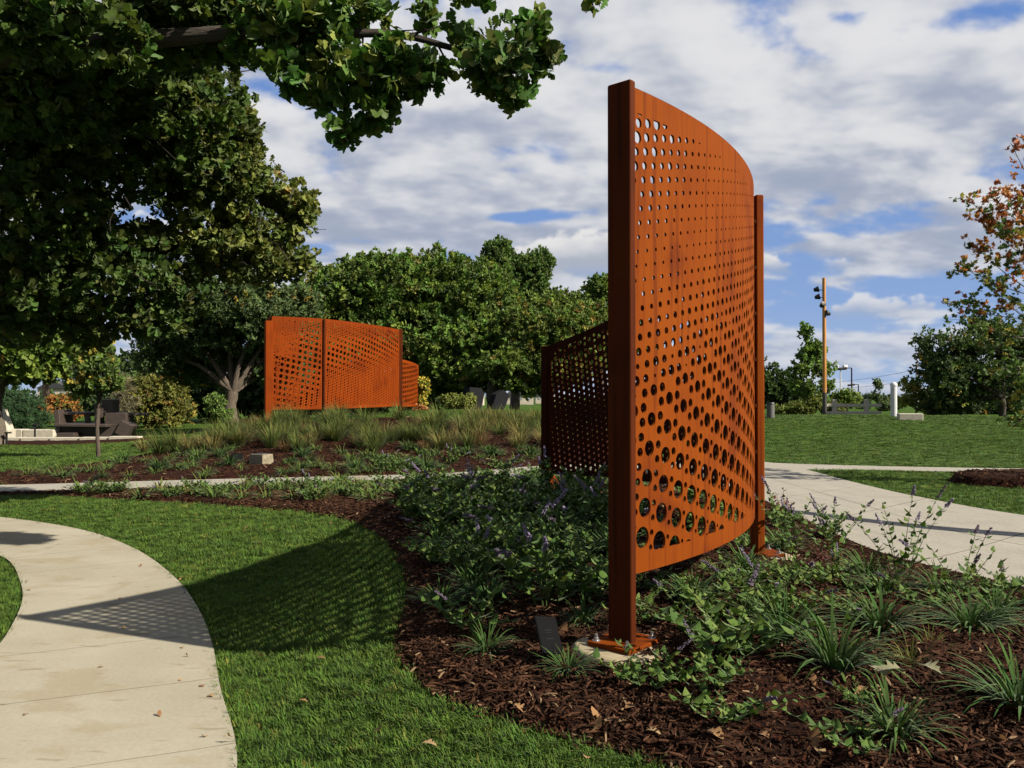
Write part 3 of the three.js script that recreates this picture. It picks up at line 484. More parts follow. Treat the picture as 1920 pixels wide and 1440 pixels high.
{ // the screen behind it, seen from its shaded side
  const root = thing('perforated_screen', 'perforated rusted steel screen seen from its dark shaded side, behind the near orange screen', 'screen', new THREE.Vector3());
  const plan = arcPlan([0.50, 12.05], [1.99, 6.82], -0.70), L = plan.len, B0 = 0.50, T0 = 2.35, T1 = 3.24, UT = 3.85;
  const size = (u, v, k) => { const d = v - (1.36 + 0.10 * u), A = d > 0 ? 0.018 + 0.100 * d : 0.018 + 0.050 * -d; return clamp(k === 'A' ? A : k === 'C' ? (A > 0.09 ? 0 : A * 0.8) : A * 0.72, 0, 0.12) * (d > 0.82 ? 0.6 : 1); };
  const frame = [[0, B0], [L, B0 + 0.18], [L, T1], [UT, T1], [0, T0]], inset = [[0.10, B0 + 0.07], [L - 0.05, B0 + 0.25], [L - 0.05, T1 - 0.08], [UT, T1 - 0.08], [0.10, T0 - 0.06]];
  mesh('panel', perforated(frame, inset, lattice(0, L, B0, T1, [[0.20, 0.035], [-0.02, 0.158]], 0, size, [0.1, 0]), plan.put, 0.012, 14), M.rustShade, root);
  post(root, 0.485, 12.08, 0.75, 0.055, 0.13, 0.18, 2.36, M.rustShade);
  const gus = new THREE.Shape([[0, 0], [0.30, 0], [0.04, 0.36], [0, 0.36]].map((p) => new THREE.Vector2(...p))), gg = new THREE.ExtrudeGeometry(gus, { depth: 0.014, bevelEnabled: false }); 
  const gu = mesh('gusset', gg, M.rust, root); gu.position.set(0.50, 0.24, -11.9); gu.rotation.y = 0.5;
}
{ // the far screen on the rise
  const root = thing('perforated_screen', 'wide curved orange perforated steel screen standing on the grassy rise among ornamental grasses', 'screen', new THREE.Vector3());
  const B0 = 1.235, T0 = 3.80;
  const sheet = (A, B, s, b0, b1, t0, t1, deg, size, margin = 0.06, mat = M.rustFar, pitch = 0.16) => {
    const plan = arcPlan(A, B, s), L = plan.len, frame = [[0, b0], [L, b1], [L, t1], [0, t0]], inset = [[margin, b0 + 0.09], [L - margin, b1 + 0.09], [L - margin, t1 - 0.10], [margin, t0 - 0.10]];
    mesh('panel', perforated(frame, inset, lattice(0, L, Math.min(b0, b1), Math.max(t0, t1), pitch, deg, size), plan.put, 0.012, 9), mat, root); return plan;
  };
  sheet([-6.58, 22.62], [-5.40, 23.55], 0.05, B0, B0, T0, T0 + 0.02, 4, (u, v, k) => { const d = (v - 1.9) / 1.9 - 0.35 * u, A = 0.118 - 0.085 * Math.abs(d) - 0.045 * sstep(0.3, 0.9, d); return k === 'A' ? A : k === 'C' ? (A > 0.075 ? 0 : A * 0.9) : clamp(0.05 - 0.02 * Math.abs(d - 0.4), 0.02, 0.06) * (A > 0.1 ? 0.5 : 1); }, 0.06, M.rustFar, SLANT);
  sheet([-5.36, 23.62], [-3.73, 27.35], 0.20, B0, B0 + 0.04, T0 + 0.02, T0, 3, (u, v, k) => { const d = v - (2.75 + 0.17 * u), A = 0.116 - 0.10 * Math.abs(d); return k === 'A' ? Math.max(0.03, A) : k === 'C' ? (A > 0.075 ? 0 : 0.035) : clamp(0.040 - 0.01 * d, 0.02, 0.05) * (A > 0.085 ? 0.4 : 1); }, 0.06, M.rustFar, SLANT);
  sheet([-6.62, 22.70], [-6.35, 24.6], -0.42, B0, B0, T0, T0, 4, (u, v, k) => (k === 'A' ? 0.07 : k === 'B' ? 0.045 : 0));
  sheet([-3.80, 27.9], [-3.62, 31.2], 0.30, B0, B0, 2.86, 2.62, 5, (u, v, k) => (k === 'A' ? 0.10 : k === 'B' ? 0.045 : 0.03));
  post(root, -6.63, 22.5, 0.55, 0.20, 0.16, 0.80, 3.66, M.rustFar); post(root, -5.37, 23.58, 0.5, 0.06, 0.14, 0.92, T0, M.rustPost); post(root, -3.70, 27.40, 0.3, 0.12, 0.14, 1.0, T0 + 0.02, M.rustPost); post(root, -3.62, 31.2, 0.3, 0.1, 0.1, 1.0, 2.62, M.rustPost);
}

// ------------------------------------------------------------------ leaves
function leafGeo(half, len, fold = 0.25, curl = 0.5, c = null) {   // half: [t, half width] from stalk to tip; lies in xy, faces +z
  const pos = [], idx = [], n = half.length;
  for (let i = 0; i < n; i++) { const [t, w] = half[i], z = -curl * t * t * len * 0.3; pos.push(0, t * len, z, -w * len, t * len - 0.02 * len, z + w * len * fold, w * len, t * len - 0.02 * len, z + w * len * fold); if (i) { const a = (i - 1) * 3, b = i * 3; idx.push(a, b, a + 1, a + 1, b, b + 1, a, a + 2, b, a + 2, b + 2, b); } }
  return geoFrom(pos, idx);
}
const OAK = [[0, 0.012], [0.12, 0.03], [0.24, 0.17], [0.30, 0.09], [0.42, 0.26], [0.50, 0.11], [0.62, 0.36], [0.76, 0.30], [0.82, 0.22], [0.92, 0.2], [1, 0.03]];
const OVAL = [[0, 0.02], [0.07, 0.13], [0.18, 0.25], [0.33, 0.31], [0.5, 0.29], [0.67, 0.21], [0.84, 0.10], [1, 0.004]];
const MAPLE = [[0, 0.02], [0.1, 0.12], [0.2, 0.42], [0.3, 0.2], [0.45, 0.50], [0.55, 0.18], [0.72, 0.24], [0.8, 0.08], [1, 0.01]];
const SIMPLE = [[0, 0.05], [0.35, 0.3], [0.7, 0.24], [1, 0.02]];
// one sprig of leaves round +y; returns matrices so that single leaves can be built too
function sprigMats(n, spread, seed, open = 1) {
  const r = rng(seed), out = [];
  for (let k = 0; k < n; k++) { const a = k * 2.4 + r() * 0.8, tilt = open * (0.35 + 1.1 * r()), m = new THREE.Matrix4().makeRotationFromQuaternion(E(0, a, 0).multiply(E(tilt, 0, 0)).multiply(E(0, (r() - 0.5) * 1.6, 0))); m.scale(new THREE.Vector3().setScalar(0.7 + 0.5 * r())); m.setPosition(0, -spread * r(), 0); out.push(m); }
  return out;
}
const sprigGeo = (half, len, n, spread, seed, open, fold, curl) => mergeGeometries(sprigMats(n, spread, seed, open).map((m) => leafGeo(half, len, fold, curl).applyMatrix4(m)));
const SPRIG = {
  oak: [1, 2, 3].map((s) => sprigGeo(OAK, 0.155, 8, 0.14, s, 1, 0.22, 0.6)),
  oakFar: [4, 5, 6].map((s) => sprigGeo(SIMPLE, 0.15, 22, 0.42, s, 1.15, 0.2, 0.5)),
  small: [7, 8, 9].map((s) => sprigGeo(SIMPLE, 0.10, 16, 0.30, s, 1.1, 0.2, 0.4)),
  maple: [10, 11].map((s) => sprigGeo(MAPLE, 0.085, 6, 0.12, s, 1.1, 0.15, 0.5)),
  needle: [12, 13].map((s) => sprigGeo([[0, 0.03], [0.5, 0.05], [1, 0.005]], 0.22, 22, 0.25, s, 1.0, 0.1, 0.3)),
  locust: [14, 15].map((s) => sprigGeo([[0, 0.04], [0.5, 0.11], [1, 0.01]], 0.26, 14, 0.25, s, 1.2, 0.2, 1.0)),
};
// fills blobs with sprigs; blob: [centre Vector3, rx, ry, rz, count]; colour(p, out, r) -> [r, g, b]
function foliage(parent, name, kinds, mat, blobs, scale, colour, seed, opt = {}) {
  const r = rng(seed), lists = kinds.map(() => []), up = new THREE.Vector3(0, 1, 0), n = new THREE.Vector3();
  for (const [c, rx, ry, rz, count] of blobs) for (let k = 0; k < count; k++) {
    n.set(r() * 2 - 1, r() * 2 - 1, r() * 2 - 1); if (n.lengthSq() > 1 || n.lengthSq() < 0.02) { k--; continue; } n.normalize();
    const q = opt.solid ? Math.cbrt(r()) : Math.pow(r(), 0.42), lump = 1 + (opt.lump ?? 0.22) * noise3(n.x * 2.6 + c.x * 3, n.y * 2.6 + c.y, n.z * 2.6 + seed);
    const p = new THREE.Vector3(c.x + n.x * rx * q * lump, c.y + n.y * ry * q * lump, c.z + n.z * rz * q * lump), f = opt.freq ?? 0.9;
    const gap = noise3(p.x * f + seed, p.y * f * 1.3, p.z * f); if (gap < (opt.gap ?? -0.28)) continue;
    const dir = n.clone().multiplyScalar(0.8).add(new THREE.Vector3((r() - 0.5) * 1.5, (r() - 0.35) * 1.4, (r() - 0.5) * 1.5)).normalize();
    if (opt.skip?.(p)) continue;
    const qn = new THREE.Quaternion().setFromUnitVectors(up, dir).multiply(E(0, r() * 6.28, 0));
    lists[Math.floor(r() * kinds.length)].push([p, qn, scale * (0.7 + 0.6 * r()), colour(p, n, r, gap)]);
  }
  const inv = parent.position; lists.forEach((l) => l.forEach((e) => e[0].sub(inv)));
  const made = lists.map((l, i) => (l.length ? scatter(name, kinds[i], mat, l, parent, opt.kind ?? null) : null));
  return { made, lists };
}
const pal = (base, vary = 0.3, warm = 0.3, warmChance = 0, warmCol = [0.2, 0.14, 0.03]) => (p, n, r, gap) => { const v = 1 - vary + 2 * vary * r() + 0.25 * gap, w = 1 + warm * (r() - 0.3); return r() < warmChance * (1 + 1.5 * gap) ? warmCol.map((x) => x * (0.7 + 0.6 * r())) : [base[0] * v * w, base[1] * v, base[2] * v]; };
// a tree: trunk with limbs reaching into the blobs, and its crown. place: base; blobs in world coordinates
function tree(name, label, base, blobs, o) {
  const t = thing(name, label, o.category ?? 'tree', base, 0, o.group), rel = (v) => v.clone().sub(base), r = rng(o.seed), parts = [], trunkTop = o.fork ?? new THREE.Vector3(base.x + (o.leanX ?? 0), base.y + o.trunkH, base.z);
  if (o.r0) {
    parts.push(limb([new THREE.Vector3(0, -0.15, 0), new THREE.Vector3(0.02, o.trunkH * 0.1, 0), rel(trunkTop).multiplyScalar(0.55).add(new THREE.Vector3((r() - 0.5) * 0.7 * o.r0, 0, (r() - 0.5) * 0.7 * o.r0)), rel(trunkTop)], o.r0, o.r0 * 0.68, 10, 12, 0.25, o.seed));
    const limbs = [];
    for (const b of blobs) { if (b[5]) continue; const end = rel(b[0]), st = rel(trunkTop), m = st.clone().lerp(end, 0.5).add(new THREE.Vector3((r() - 0.5) * 0.5, (r() - 0.3) * 0.8 * (o.arch ?? 1), (r() - 0.5) * 0.5)); limbs.push(limb([st, m, end], o.r0 * (o.limbR ?? 0.5), o.r0 * 0.1, 7, 8, 0.2, o.seed + limbs.length)); for (let k = 0; k < (o.twigs ?? 4); k++) { const q = end.clone().add(new THREE.Vector3((r() * 2 - 1) * b[1] * 0.85, (r() * 1.6 - 0.6) * b[2] * 0.85, (r() * 2 - 1) * b[3] * 0.85)), s = m.clone().lerp(end, 0.3 + 0.7 * r()); limbs.push(limb([s, s.clone().lerp(q, 0.5).add(new THREE.Vector3(0, 0.1 * b[2] * (r() - 0.5), 0)), q], o.r0 * 0.12, o.r0 * 0.03, 5, 4, 0.1, k)); } }
    mesh('trunk', merge(parts), o.bark ?? M.bark, t); if (limbs.length) mesh('branches', merge(limbs), o.bark ?? M.bark, t);
  }
  foliage(t, 'crown', o.kinds, o.mat ?? M.leafWhiteFar, blobs.map((b) => [b[0], b[1], b[2], b[3], Math.round(b[4] * (o.more ?? 1.7))]), o.scale ?? 1, o.colour, o.seed, { kind: 'stuff', ...o.opt });
  return t;
}
// pixel blob: centre pixel, radii in pixels, depth, depth radius in metres, count
const PB = (list) => list.map(([x, y, rx, ry, d, rz, n, noLimb]) => [W(x, y, d), rx * d / F, ry * d / F, rz, n, noLimb]);

// ------------------------------------------------------------------ the big oak overhead, its trunk out of frame on the left
{
  const base = V(-7.6, 9.2), t = thing('oak_tree', 'large dark oak whose leafy boughs hang over the left and top of the view', 'tree', base);
  const rel = (v) => v.clone().sub(base), B = [];
  const bough = (pts, r0, r1, seg = 9) => B.push(limb(pts.map(rel), r0, r1, seg, pts.length * 6, 0.22, pts.length + r0 * 50));
  const fork = new THREE.Vector3(-7.4, 2.7, -9.1);
  mesh('trunk', limb([new THREE.Vector3(0, -0.2, 0), new THREE.Vector3(0, 0.4, 0), new THREE.Vector3(0.1, 1.6, 0.1), rel(fork)], 0.52, 0.36, 14, 16, 0.25, 3), M.bark, t);
  bough([fork, W(-60, 110, 8.6), W(120, 55, 8.0), W(270, 5, 7.6), W(420, -90, 7.2)], 0.30, 0.08);
  bough([fork, W(-120, 160, 8.0), W(140, 88, 7.5), W(330, 70, 7.2), W(480, 60, 7.1), W(640, 62, 7.0), W(760, 66, 7.0), W(840, 88, 7.0), W(930, 108, 7.0), W(1000, 110, 7.0)], 0.22, 0.012);
  bough([fork, W(-100, 260, 9.4), W(20, 210, 9.6), W(120, 175, 9.8), W(220, 145, 10.0), W(330, 120, 10.2)], 0.20, 0.05);
  bough([fork, W(-60, 500, 10), W(110, 470, 10.6), W(230, 428, 11), W(340, 440, 11.4), W(460, 470, 11.6)], 0.15, 0.02);
  bough([fork, W(60, 330, 10.5), W(260, 320, 11), W(420, 350, 11.4), W(540, 380, 11.6)], 0.14, 0.02);
  bough([fork, new THREE.Vector3(-5.5, 6, -6.5), new THREE.Vector3(-2.5, 7.2, -5.2), new THREE.Vector3(0.5, 7.6, -4.2)], 0.26, 0.05);
  bough([fork, W(60, 560, 10.5), W(180, 580, 11), W(270, 600, 11.4)], 0.10, 0.015);
  const r = rng(91);
  const tw = (a, b, r0 = 0.012) => B.push(limb([rel(a), rel(a.clone().lerp(b, 0.5).add(new THREE.Vector3(0, 0.05 * (r() - 0.5), 0.1 * (r() - 0.5)))), rel(b)], r0, 0.003, 5, 6, 0.1, 4));
  for (const [x0, y0, x1, y1] of [[640, 62, 720, 15], [700, 62, 800, 55], [760, 66, 855, 35], [820, 82, 845, 140], [680, 64, 682, 110], [480, 60, 500, 20], [480, 60, 440, 25], [430, 45, 450, 10], [900, 100, 960, 60], [950, 108, 990, 40], [880, 98, 880, 160], [600, 62, 600, 140], [560, 62, 545, 150], [720, 66, 700, 150], [650, 64, 655, 230]]) tw(W(x0, y0, 7), W(x1, y1, 7 + 0.3 * (r() - 0.5)));
  for (let k = 0; k < 46; k++) { const x = 60 + 500 * r(), y = 60 + 470 * r(), d = 9.5 + 2 * r(); tw(W(x, y, d), W(x + (r() - 0.3) * 90, y + (r() - 0.5) * 90, d + (r() - 0.5) * 0.5), 0.010); }
  tw(W(420, 145, 9.5), W(460, 153, 9.5), 0.006); tw(W(230, 200, 9), W(330, 300, 9), 0.006); tw(W(580, 425, 11.4), W(612, 430, 11.4), 0.008);
  mesh('boughs', merge(B), M.bark, t);
  // leaves: masses in shade inside, sunlit ones to the right
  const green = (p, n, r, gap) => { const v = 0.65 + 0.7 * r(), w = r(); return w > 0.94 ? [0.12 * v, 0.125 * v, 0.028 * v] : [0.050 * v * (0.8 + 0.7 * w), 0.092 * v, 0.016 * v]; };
  const litTint = (p, n, r, gap) => { const v = 0.65 + 0.7 * r(), w = r(); return w > 0.975 ? [0.26 * v, 0.15 * v, 0.03 * v] : w > 0.5 ? [0.165 * v, 0.175 * v, 0.045 * v] : [0.075 * v, 0.105 * v, 0.02 * v]; };  // sunlight put into the colour: paler leaves where the sun falls
  const dark = PB([[120, 60, 170, 60, 6.8, 0.5, 190], [60, 200, 120, 70, 8.4, 0.6, 150], [120, 120, 190, 150, 8.6, 1.4, 620], [330, 30, 170, 60, 7.6, 0.9, 260], [250, 260, 200, 140, 10.4, 1.3, 520], [60, 330, 150, 170, 9.8, 1.3, 520], [300, 160, 150, 100, 9.4, 1.0, 330], [150, 490, 210, 95, 10.8, 1.2, 480], [20, 530, 120, 80, 10.2, 1.0, 230], [390, 240, 95, 120, 10.6, 0.9, 260], [130, 560, 90, 40, 10.8, 0.7, 70], [280, 590, 70, 45, 11.3, 0.6, 90], [170, 625, 60, 28, 11.2, 0.5, 40], [50, 600, 90, 50, 11, 0.8, 120], [420, 60, 60, 60, 7.6, 0.5, 60], [330, 560, 70, 50, 11.3, 0.6, 60]]);
  dark.forEach((b) => { b[4] = Math.round(b[4] * 2.6); });
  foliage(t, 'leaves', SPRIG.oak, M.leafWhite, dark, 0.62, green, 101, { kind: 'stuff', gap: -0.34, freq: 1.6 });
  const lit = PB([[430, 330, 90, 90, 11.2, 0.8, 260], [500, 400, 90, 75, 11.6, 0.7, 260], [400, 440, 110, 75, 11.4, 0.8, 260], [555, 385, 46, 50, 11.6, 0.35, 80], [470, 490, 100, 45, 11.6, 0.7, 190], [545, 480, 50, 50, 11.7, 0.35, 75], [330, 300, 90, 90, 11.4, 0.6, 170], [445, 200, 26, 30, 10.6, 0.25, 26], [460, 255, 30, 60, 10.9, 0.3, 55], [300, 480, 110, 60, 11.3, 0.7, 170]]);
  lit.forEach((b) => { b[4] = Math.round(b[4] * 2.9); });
  foliage(t, 'leaves', SPRIG.oak, M.leafWhite, lit, 0.54, litTint, 102, { kind: 'stuff', gap: -0.20, freq: 1.9 });
  const over = [[new THREE.Vector3(-3, 8.2, -5.6), 3.4, 1.1, 2.6, 420, 1], [new THREE.Vector3(0.2, 7.6, -4.2), 1.4, 0.7, 1.3, 120, 1], [new THREE.Vector3(-7, 8.6, -8.5), 3.6, 1.6, 3.2, 520, 1], [new THREE.Vector3(-5.2, 6.8, -5.0), 2.4, 0.9, 2.0, 220, 1], [new THREE.Vector3(-9.5, 6, -9), 3, 2.4, 3, 500, 1], [new THREE.Vector3(-3.0, 6.9, -8.2), 1.5, 0.7, 1.5, 260, 1]];  // unseen leaves overhead; the last blob is added to shade the masses below
  const seen = (p) => { const d = -p.z; if (d < 0.5) return false; const x = 960 + p.x / d * F, y = 740 - (p.y - EYE) / d * F; return x > -20 && x < 1990 && y > -26; };
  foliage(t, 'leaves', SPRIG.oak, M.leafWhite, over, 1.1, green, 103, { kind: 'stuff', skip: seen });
  // the branch that reaches across the top: its leaves singly
  const tip = PB([[955, 110, 70, 70, 7.0, 0.45, 46], [1000, 60, 34, 50, 7.0, 0.25, 16], [1020, 110, 30, 34, 7.0, 0.25, 13], [900, 130, 50, 45, 7.0, 0.35, 22], [960, 170, 46, 32, 7.0, 0.3, 18], [880, 80, 40, 40, 7.0, 0.3, 12], [800, 140, 50, 40, 7.0, 0.35, 22]]);
  const side = PB([[560, 60, 85, 60, 7.1, 0.5, 66], [650, 25, 90, 35, 7.0, 0.45, 44], [740, 110, 60, 50, 7.0, 0.4, 36], [540, 140, 55, 45, 7.0, 0.35, 36], [690, 170, 60, 60, 7.0, 0.35, 44], [650, 245, 26, 26, 7.0, 0.2, 14], [600, 165, 40, 32, 7.0, 0.3, 20], [720, 210, 28, 26, 7.0, 0.2, 12], [800, 25, 28, 30, 7.0, 0.2, 8], [500, 30, 60, 50, 7.2, 0.4, 30], [640, 110, 60, 50, 7.0, 0.4, 34], [770, 165, 40, 26, 7.0, 0.25, 14], [455, 60, 30, 40, 7.2, 0.3, 10], [440, 95, 22, 14, 7.2, 0.2, 7], [1130, -6, 26, 10, 6.6, 0.15, 5], [905, -10, 18, 8, 6.6, 0.15, 3], [850, -14, 22, 10, 6.6, 0.15, 4]]);
  const near = (p, n, r, gap) => { const v = 0.65 + 0.7 * r(), w = r(); return w > 0.8 ? [0.17 * v, 0.19 * v, 0.045 * v] : [0.058 * v * (0.8 + 0.7 * w), 0.125 * v, 0.020 * v]; };
  side.forEach((b) => { b[4] = Math.round(b[4] * 1.6); });
  foliage(t, 'leaves', SPRIG.oak, M.leafWhite, side, 0.74, near, 104, { kind: 'stuff', gap: -0.5, freq: 2.2 });
  const r2 = rng(105), hold = new THREE.Group(); let count = 0;
  hold.position.copy(base);
  const { made, lists } = foliage(hold, 'leaves', SPRIG.oak, M.leafWhite, tip.map((b) => [b[0], b[1], b[2], b[3], Math.round(b[4] * 1.55)]), 0.74, near, 106, { gap: -0.9 });
  const leafOne = leafGeo(OAK, 0.155, 0.22, 0.6), mats = [[0.05, 0.11, 0.018], [0.06, 0.13, 0.022], [0.085, 0.145, 0.03], [0.16, 0.18, 0.045], [0.045, 0.10, 0.02]].map((c) => leafMat(...c)), rest = [];
  const all = lists.flatMap((l, kind) => l.map((e) => [kind, e])).sort((a, b) => b[1][0].z - a[1][0].z);
  for (const [kind, [p, q, s, c]] of all) {
    if (count > 292) { rest.push([p, q, s, c]); continue; }
    const m0 = new THREE.Matrix4().compose(p, q, new THREE.Vector3(s, s, s));
    for (const m of sprigMats(8, 0.14, kind + 1, 1)) { const o = mesh('leaf', leafOne, mats[Math.floor(r2() * mats.length)], t); o.applyMatrix4(m0.clone().multiply(m)); count++; }
  }
  scatter('leaves', SPRIG.oak[0], M.leafWhite, rest, t, 'stuff');
}

// ------------------------------------------------------------------ trees behind
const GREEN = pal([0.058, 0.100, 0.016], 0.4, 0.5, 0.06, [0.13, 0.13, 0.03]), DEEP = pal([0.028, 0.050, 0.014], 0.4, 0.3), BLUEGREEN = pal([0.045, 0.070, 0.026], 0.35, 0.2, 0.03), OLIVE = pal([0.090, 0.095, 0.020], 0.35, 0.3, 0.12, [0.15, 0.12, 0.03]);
{
  // broad oak in the middle
  tree('oak_tree', 'broad rounded green oak behind the grassy rise in the middle', under(800, 44), PB([[640, 560, 90, 80, 44, 3.5, 620], [760, 555, 130, 85, 44, 3.8, 950], [880, 560, 110, 80, 44, 3.5, 800], [700, 650, 130, 80, 43, 3.5, 800], [850, 650, 140, 85, 42, 3.5, 900], [960, 640, 80, 80, 42, 3, 520], [620, 620, 70, 70, 44, 2.5, 360], [780, 510, 120, 45, 45, 3.2, 480], [690, 515, 70, 40, 45, 2.6, 260], [900, 700, 90, 40, 41, 2.4, 320], [800, 715, 90, 36, 42, 2.2, 260]]), { seed: 201, kinds: SPRIG.oakFar, colour: GREEN, r0: 0.45, trunkH: 2.6, twigs: 2, scale: 1.25, opt: { freq: 0.7, gap: -0.30, lump: 0.3 } });
  tree('oak_tree', 'green oak with a dark forked trunk between the broad oak and the dark screen', under(925, 38), PB([[1010, 640, 70, 60, 39, 2.6, 420], [1060, 620, 70, 50, 39, 2.6, 420], [1100, 660, 60, 60, 39, 2.4, 320], [960, 690, 70, 40, 38, 2.2, 300], [1050, 690, 60, 40, 38, 2.2, 260], [990, 720, 40, 22, 38, 1.4, 90], [1180, 640, 70, 60, 40, 2.4, 160], [1060, 575, 60, 36, 41, 2.2, 190], [1110, 600, 50, 40, 41, 2.2, 190], [1000, 600, 60, 50, 41, 2.4, 240]]), { seed: 202, kinds: SPRIG.oakFar, colour: pal([0.066, 0.100, 0.018], 0.4, 0.4, 0.10, [0.15, 0.125, 0.03]), r0: 0.32, trunkH: 1.5, limbR: 0.6, twigs: 2, scale: 1.1, opt: { freq: 0.8, gap: -0.3 } });
  tree('poplar_tree', 'taller pointed green tree rising above the broad oak', under(965, 62), PB([[935, 500, 46, 50, 62, 2.4, 240], [990, 510, 56, 42, 62, 2.4, 260], [930, 465, 26, 22, 62, 1.2, 70], [1010, 490, 36, 28, 62, 1.6, 110], [960, 560, 80, 60, 62, 3, 300], [1060, 600, 60, 45, 62, 2.6, 200], [1020, 560, 40, 34, 62, 2, 120]]), { seed: 203, kinds: SPRIG.oakFar, colour: pal([0.050, 0.088, 0.02], 0.4, 0.4), r0: 0.4, trunkH: 5, twigs: 1, scale: 1.5, opt: { freq: 0.6, gap: -0.26, lump: 0.4 } });
  tree('round_tree', 'round topped green tree half hidden behind the near orange screen', under(1125, 58), PB([[1125, 545, 36, 34, 58, 1.8, 150], [1150, 590, 50, 50, 58, 2, 180], [1110, 605, 34, 36, 58, 1.6, 110]]), { seed: 204, kinds: SPRIG.oakFar, colour: GREEN, r0: 0.3, trunkH: 4, twigs: 1, scale: 1.4, opt: { freq: 0.7 } });
  // grey-green live oak with pale forked trunk
  tree('live_oak', 'grey green evergreen oak with a pale forked trunk, left of the far screen', under(436, 33), PB([[420, 560, 110, 60, 33, 2.6, 560], [340, 610, 80, 60, 33, 2.2, 340], [500, 590, 90, 60, 33, 2.4, 420], [300, 660, 60, 46, 33, 1.8, 190], [420, 640, 110, 50, 34, 2.4, 420], [550, 610, 60, 70, 34, 2.0, 280], [480, 680, 80, 40, 34.5, 1.6, 200], [360, 690, 70, 40, 35, 1.6, 160], [540, 690, 50, 60, 36, 1.6, 200], [560, 560, 46, 36, 34, 1.6, 130]]), { seed: 205, kinds: SPRIG.small, colour: BLUEGREEN, r0: 0.30, trunkH: 1.55, bark: M.barkMid, limbR: 0.46, twigs: 2, arch: 0.4, scale: 1.35, more: 2.3, opt: { freq: 1.0, gap: -0.24, lump: 0.3 } });
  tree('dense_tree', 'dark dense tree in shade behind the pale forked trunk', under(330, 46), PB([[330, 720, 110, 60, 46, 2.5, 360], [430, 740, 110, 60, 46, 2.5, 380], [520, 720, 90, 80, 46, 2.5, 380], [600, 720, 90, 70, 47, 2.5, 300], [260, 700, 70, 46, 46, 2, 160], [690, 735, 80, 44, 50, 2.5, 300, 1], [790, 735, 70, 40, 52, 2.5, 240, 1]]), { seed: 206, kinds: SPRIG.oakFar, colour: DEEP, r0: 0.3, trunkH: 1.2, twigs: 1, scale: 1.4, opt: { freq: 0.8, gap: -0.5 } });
  tree('olive_bush', 'rounded olive yellow bush behind the dark bronze sculpture', under(300, 40), PB([[295, 735, 62, 42, 40, 1.6, 330], [260, 760, 44, 34, 40, 1.3, 170], [335, 770, 36, 34, 40, 1.2, 130], [290, 785, 70, 22, 39.5, 1.4, 140]]), { category: 'bush', seed: 207, kinds: SPRIG.small, colour: OLIVE, r0: 0.10, trunkH: 0.4, twigs: 2, scale: 1.25, opt: { freq: 1.0, gap: -0.3 } });
  tree('bare_shrub', 'grey brown leafless looking shrub between the bronze sculpture and olive bush', under(226, 38), PB([[222, 735, 26, 44, 38, 0.8, 70], [240, 765, 22, 30, 38, 0.7, 40]]), { category: 'shrub', seed: 208, kinds: SPRIG.needle, colour: pal([0.10, 0.085, 0.065], 0.3, 0.1), r0: 0.07, trunkH: 0.3, twigs: 8, scale: 1.0, opt: { gap: -0.1 } });
  tree('oak_tree', 'yellow green oak with a thick trunk at the left edge', under(-3, 27), PB([[30, 600, 70, 46, 27, 1.6, 300], [90, 650, 60, 50, 27, 1.5, 230], [10, 660, 60, 44, 27, 1.5, 200], [60, 690, 60, 30, 27, 1.3, 150], [130, 600, 50, 40, 28, 1.3, 120], [-60, 620, 80, 80, 27, 2, 240]]), { seed: 209, kinds: SPRIG.oak, colour: pal([0.075, 0.115, 0.02], 0.4, 0.3, 0.05, [0.18, 0.15, 0.03]), r0: 0.30, trunkH: 1.9, limbR: 0.45, bark: M.barkPale, twigs: 3, scale: 1.5, opt: { freq: 1.2, gap: -0.22 } });
  tree('pine_tree', 'dark green spreading pine behind the left seat wall', under(45, 39), PB([[40, 765, 40, 28, 39, 1.4, 190], [25, 740, 24, 16, 39, 1.0, 70], [60, 785, 36, 22, 39, 1.2, 120], [10, 785, 40, 22, 39, 1.2, 120]]), { seed: 210, kinds: SPRIG.needle, colour: pal([0.020, 0.050, 0.020], 0.35, 0.2), r0: 0.14, trunkH: 0.6, twigs: 2, scale: 1.1, opt: { freq: 1.2, gap: -0.25 } });
  tree('pine_tree', 'tall pine with a bare pinkish trunk behind the small orange trees', under(87, 52), PB([[60, 700, 40, 12, 52, 1.6, 80], [110, 690, 46, 12, 52, 1.6, 80], [95, 665, 40, 14, 52, 1.4, 70], [140, 705, 30, 10, 52, 1.2, 40], [30, 710, 26, 9, 52, 1, 30]]), { seed: 211, kinds: SPRIG.needle, colour: pal([0.022, 0.048, 0.022], 0.35, 0.2), r0: 0.26, trunkH: 3.4, limbR: 0.25, bark: std({ roughness: 1, color: lin(0.16, 0.105, 0.08) }), twigs: 2, scale: 1.5, opt: { gap: -0.2 } });
  tree('maple_tree', 'small rust orange maple left of the bronze sculpture', under(120, 41), PB([[118, 755, 26, 20, 41, 1, 130], [130, 775, 26, 20, 41, 0.9, 110], [100, 748, 16, 12, 41, 0.7, 50]]), { seed: 212, kinds: SPRIG.small, colour: pal([0.19, 0.085, 0.02], 0.35, 0.4, 0.3, [0.08, 0.08, 0.02]), r0: 0.07, trunkH: 0.9, twigs: 3, scale: 1.1, opt: { freq: 1.4 } });
  tree('maple_tree', 'low rusty orange maple beside the dark pine on the left', under(84, 40), PB([[85, 770, 15, 14, 40, 0.6, 80], [80, 785, 13, 11, 40, 0.5, 50]]), { seed: 213, kinds: SPRIG.small, colour: pal([0.20, 0.08, 0.02], 0.35, 0.4), r0: 0.06, trunkH: 0.6, twigs: 2, scale: 1.0 });
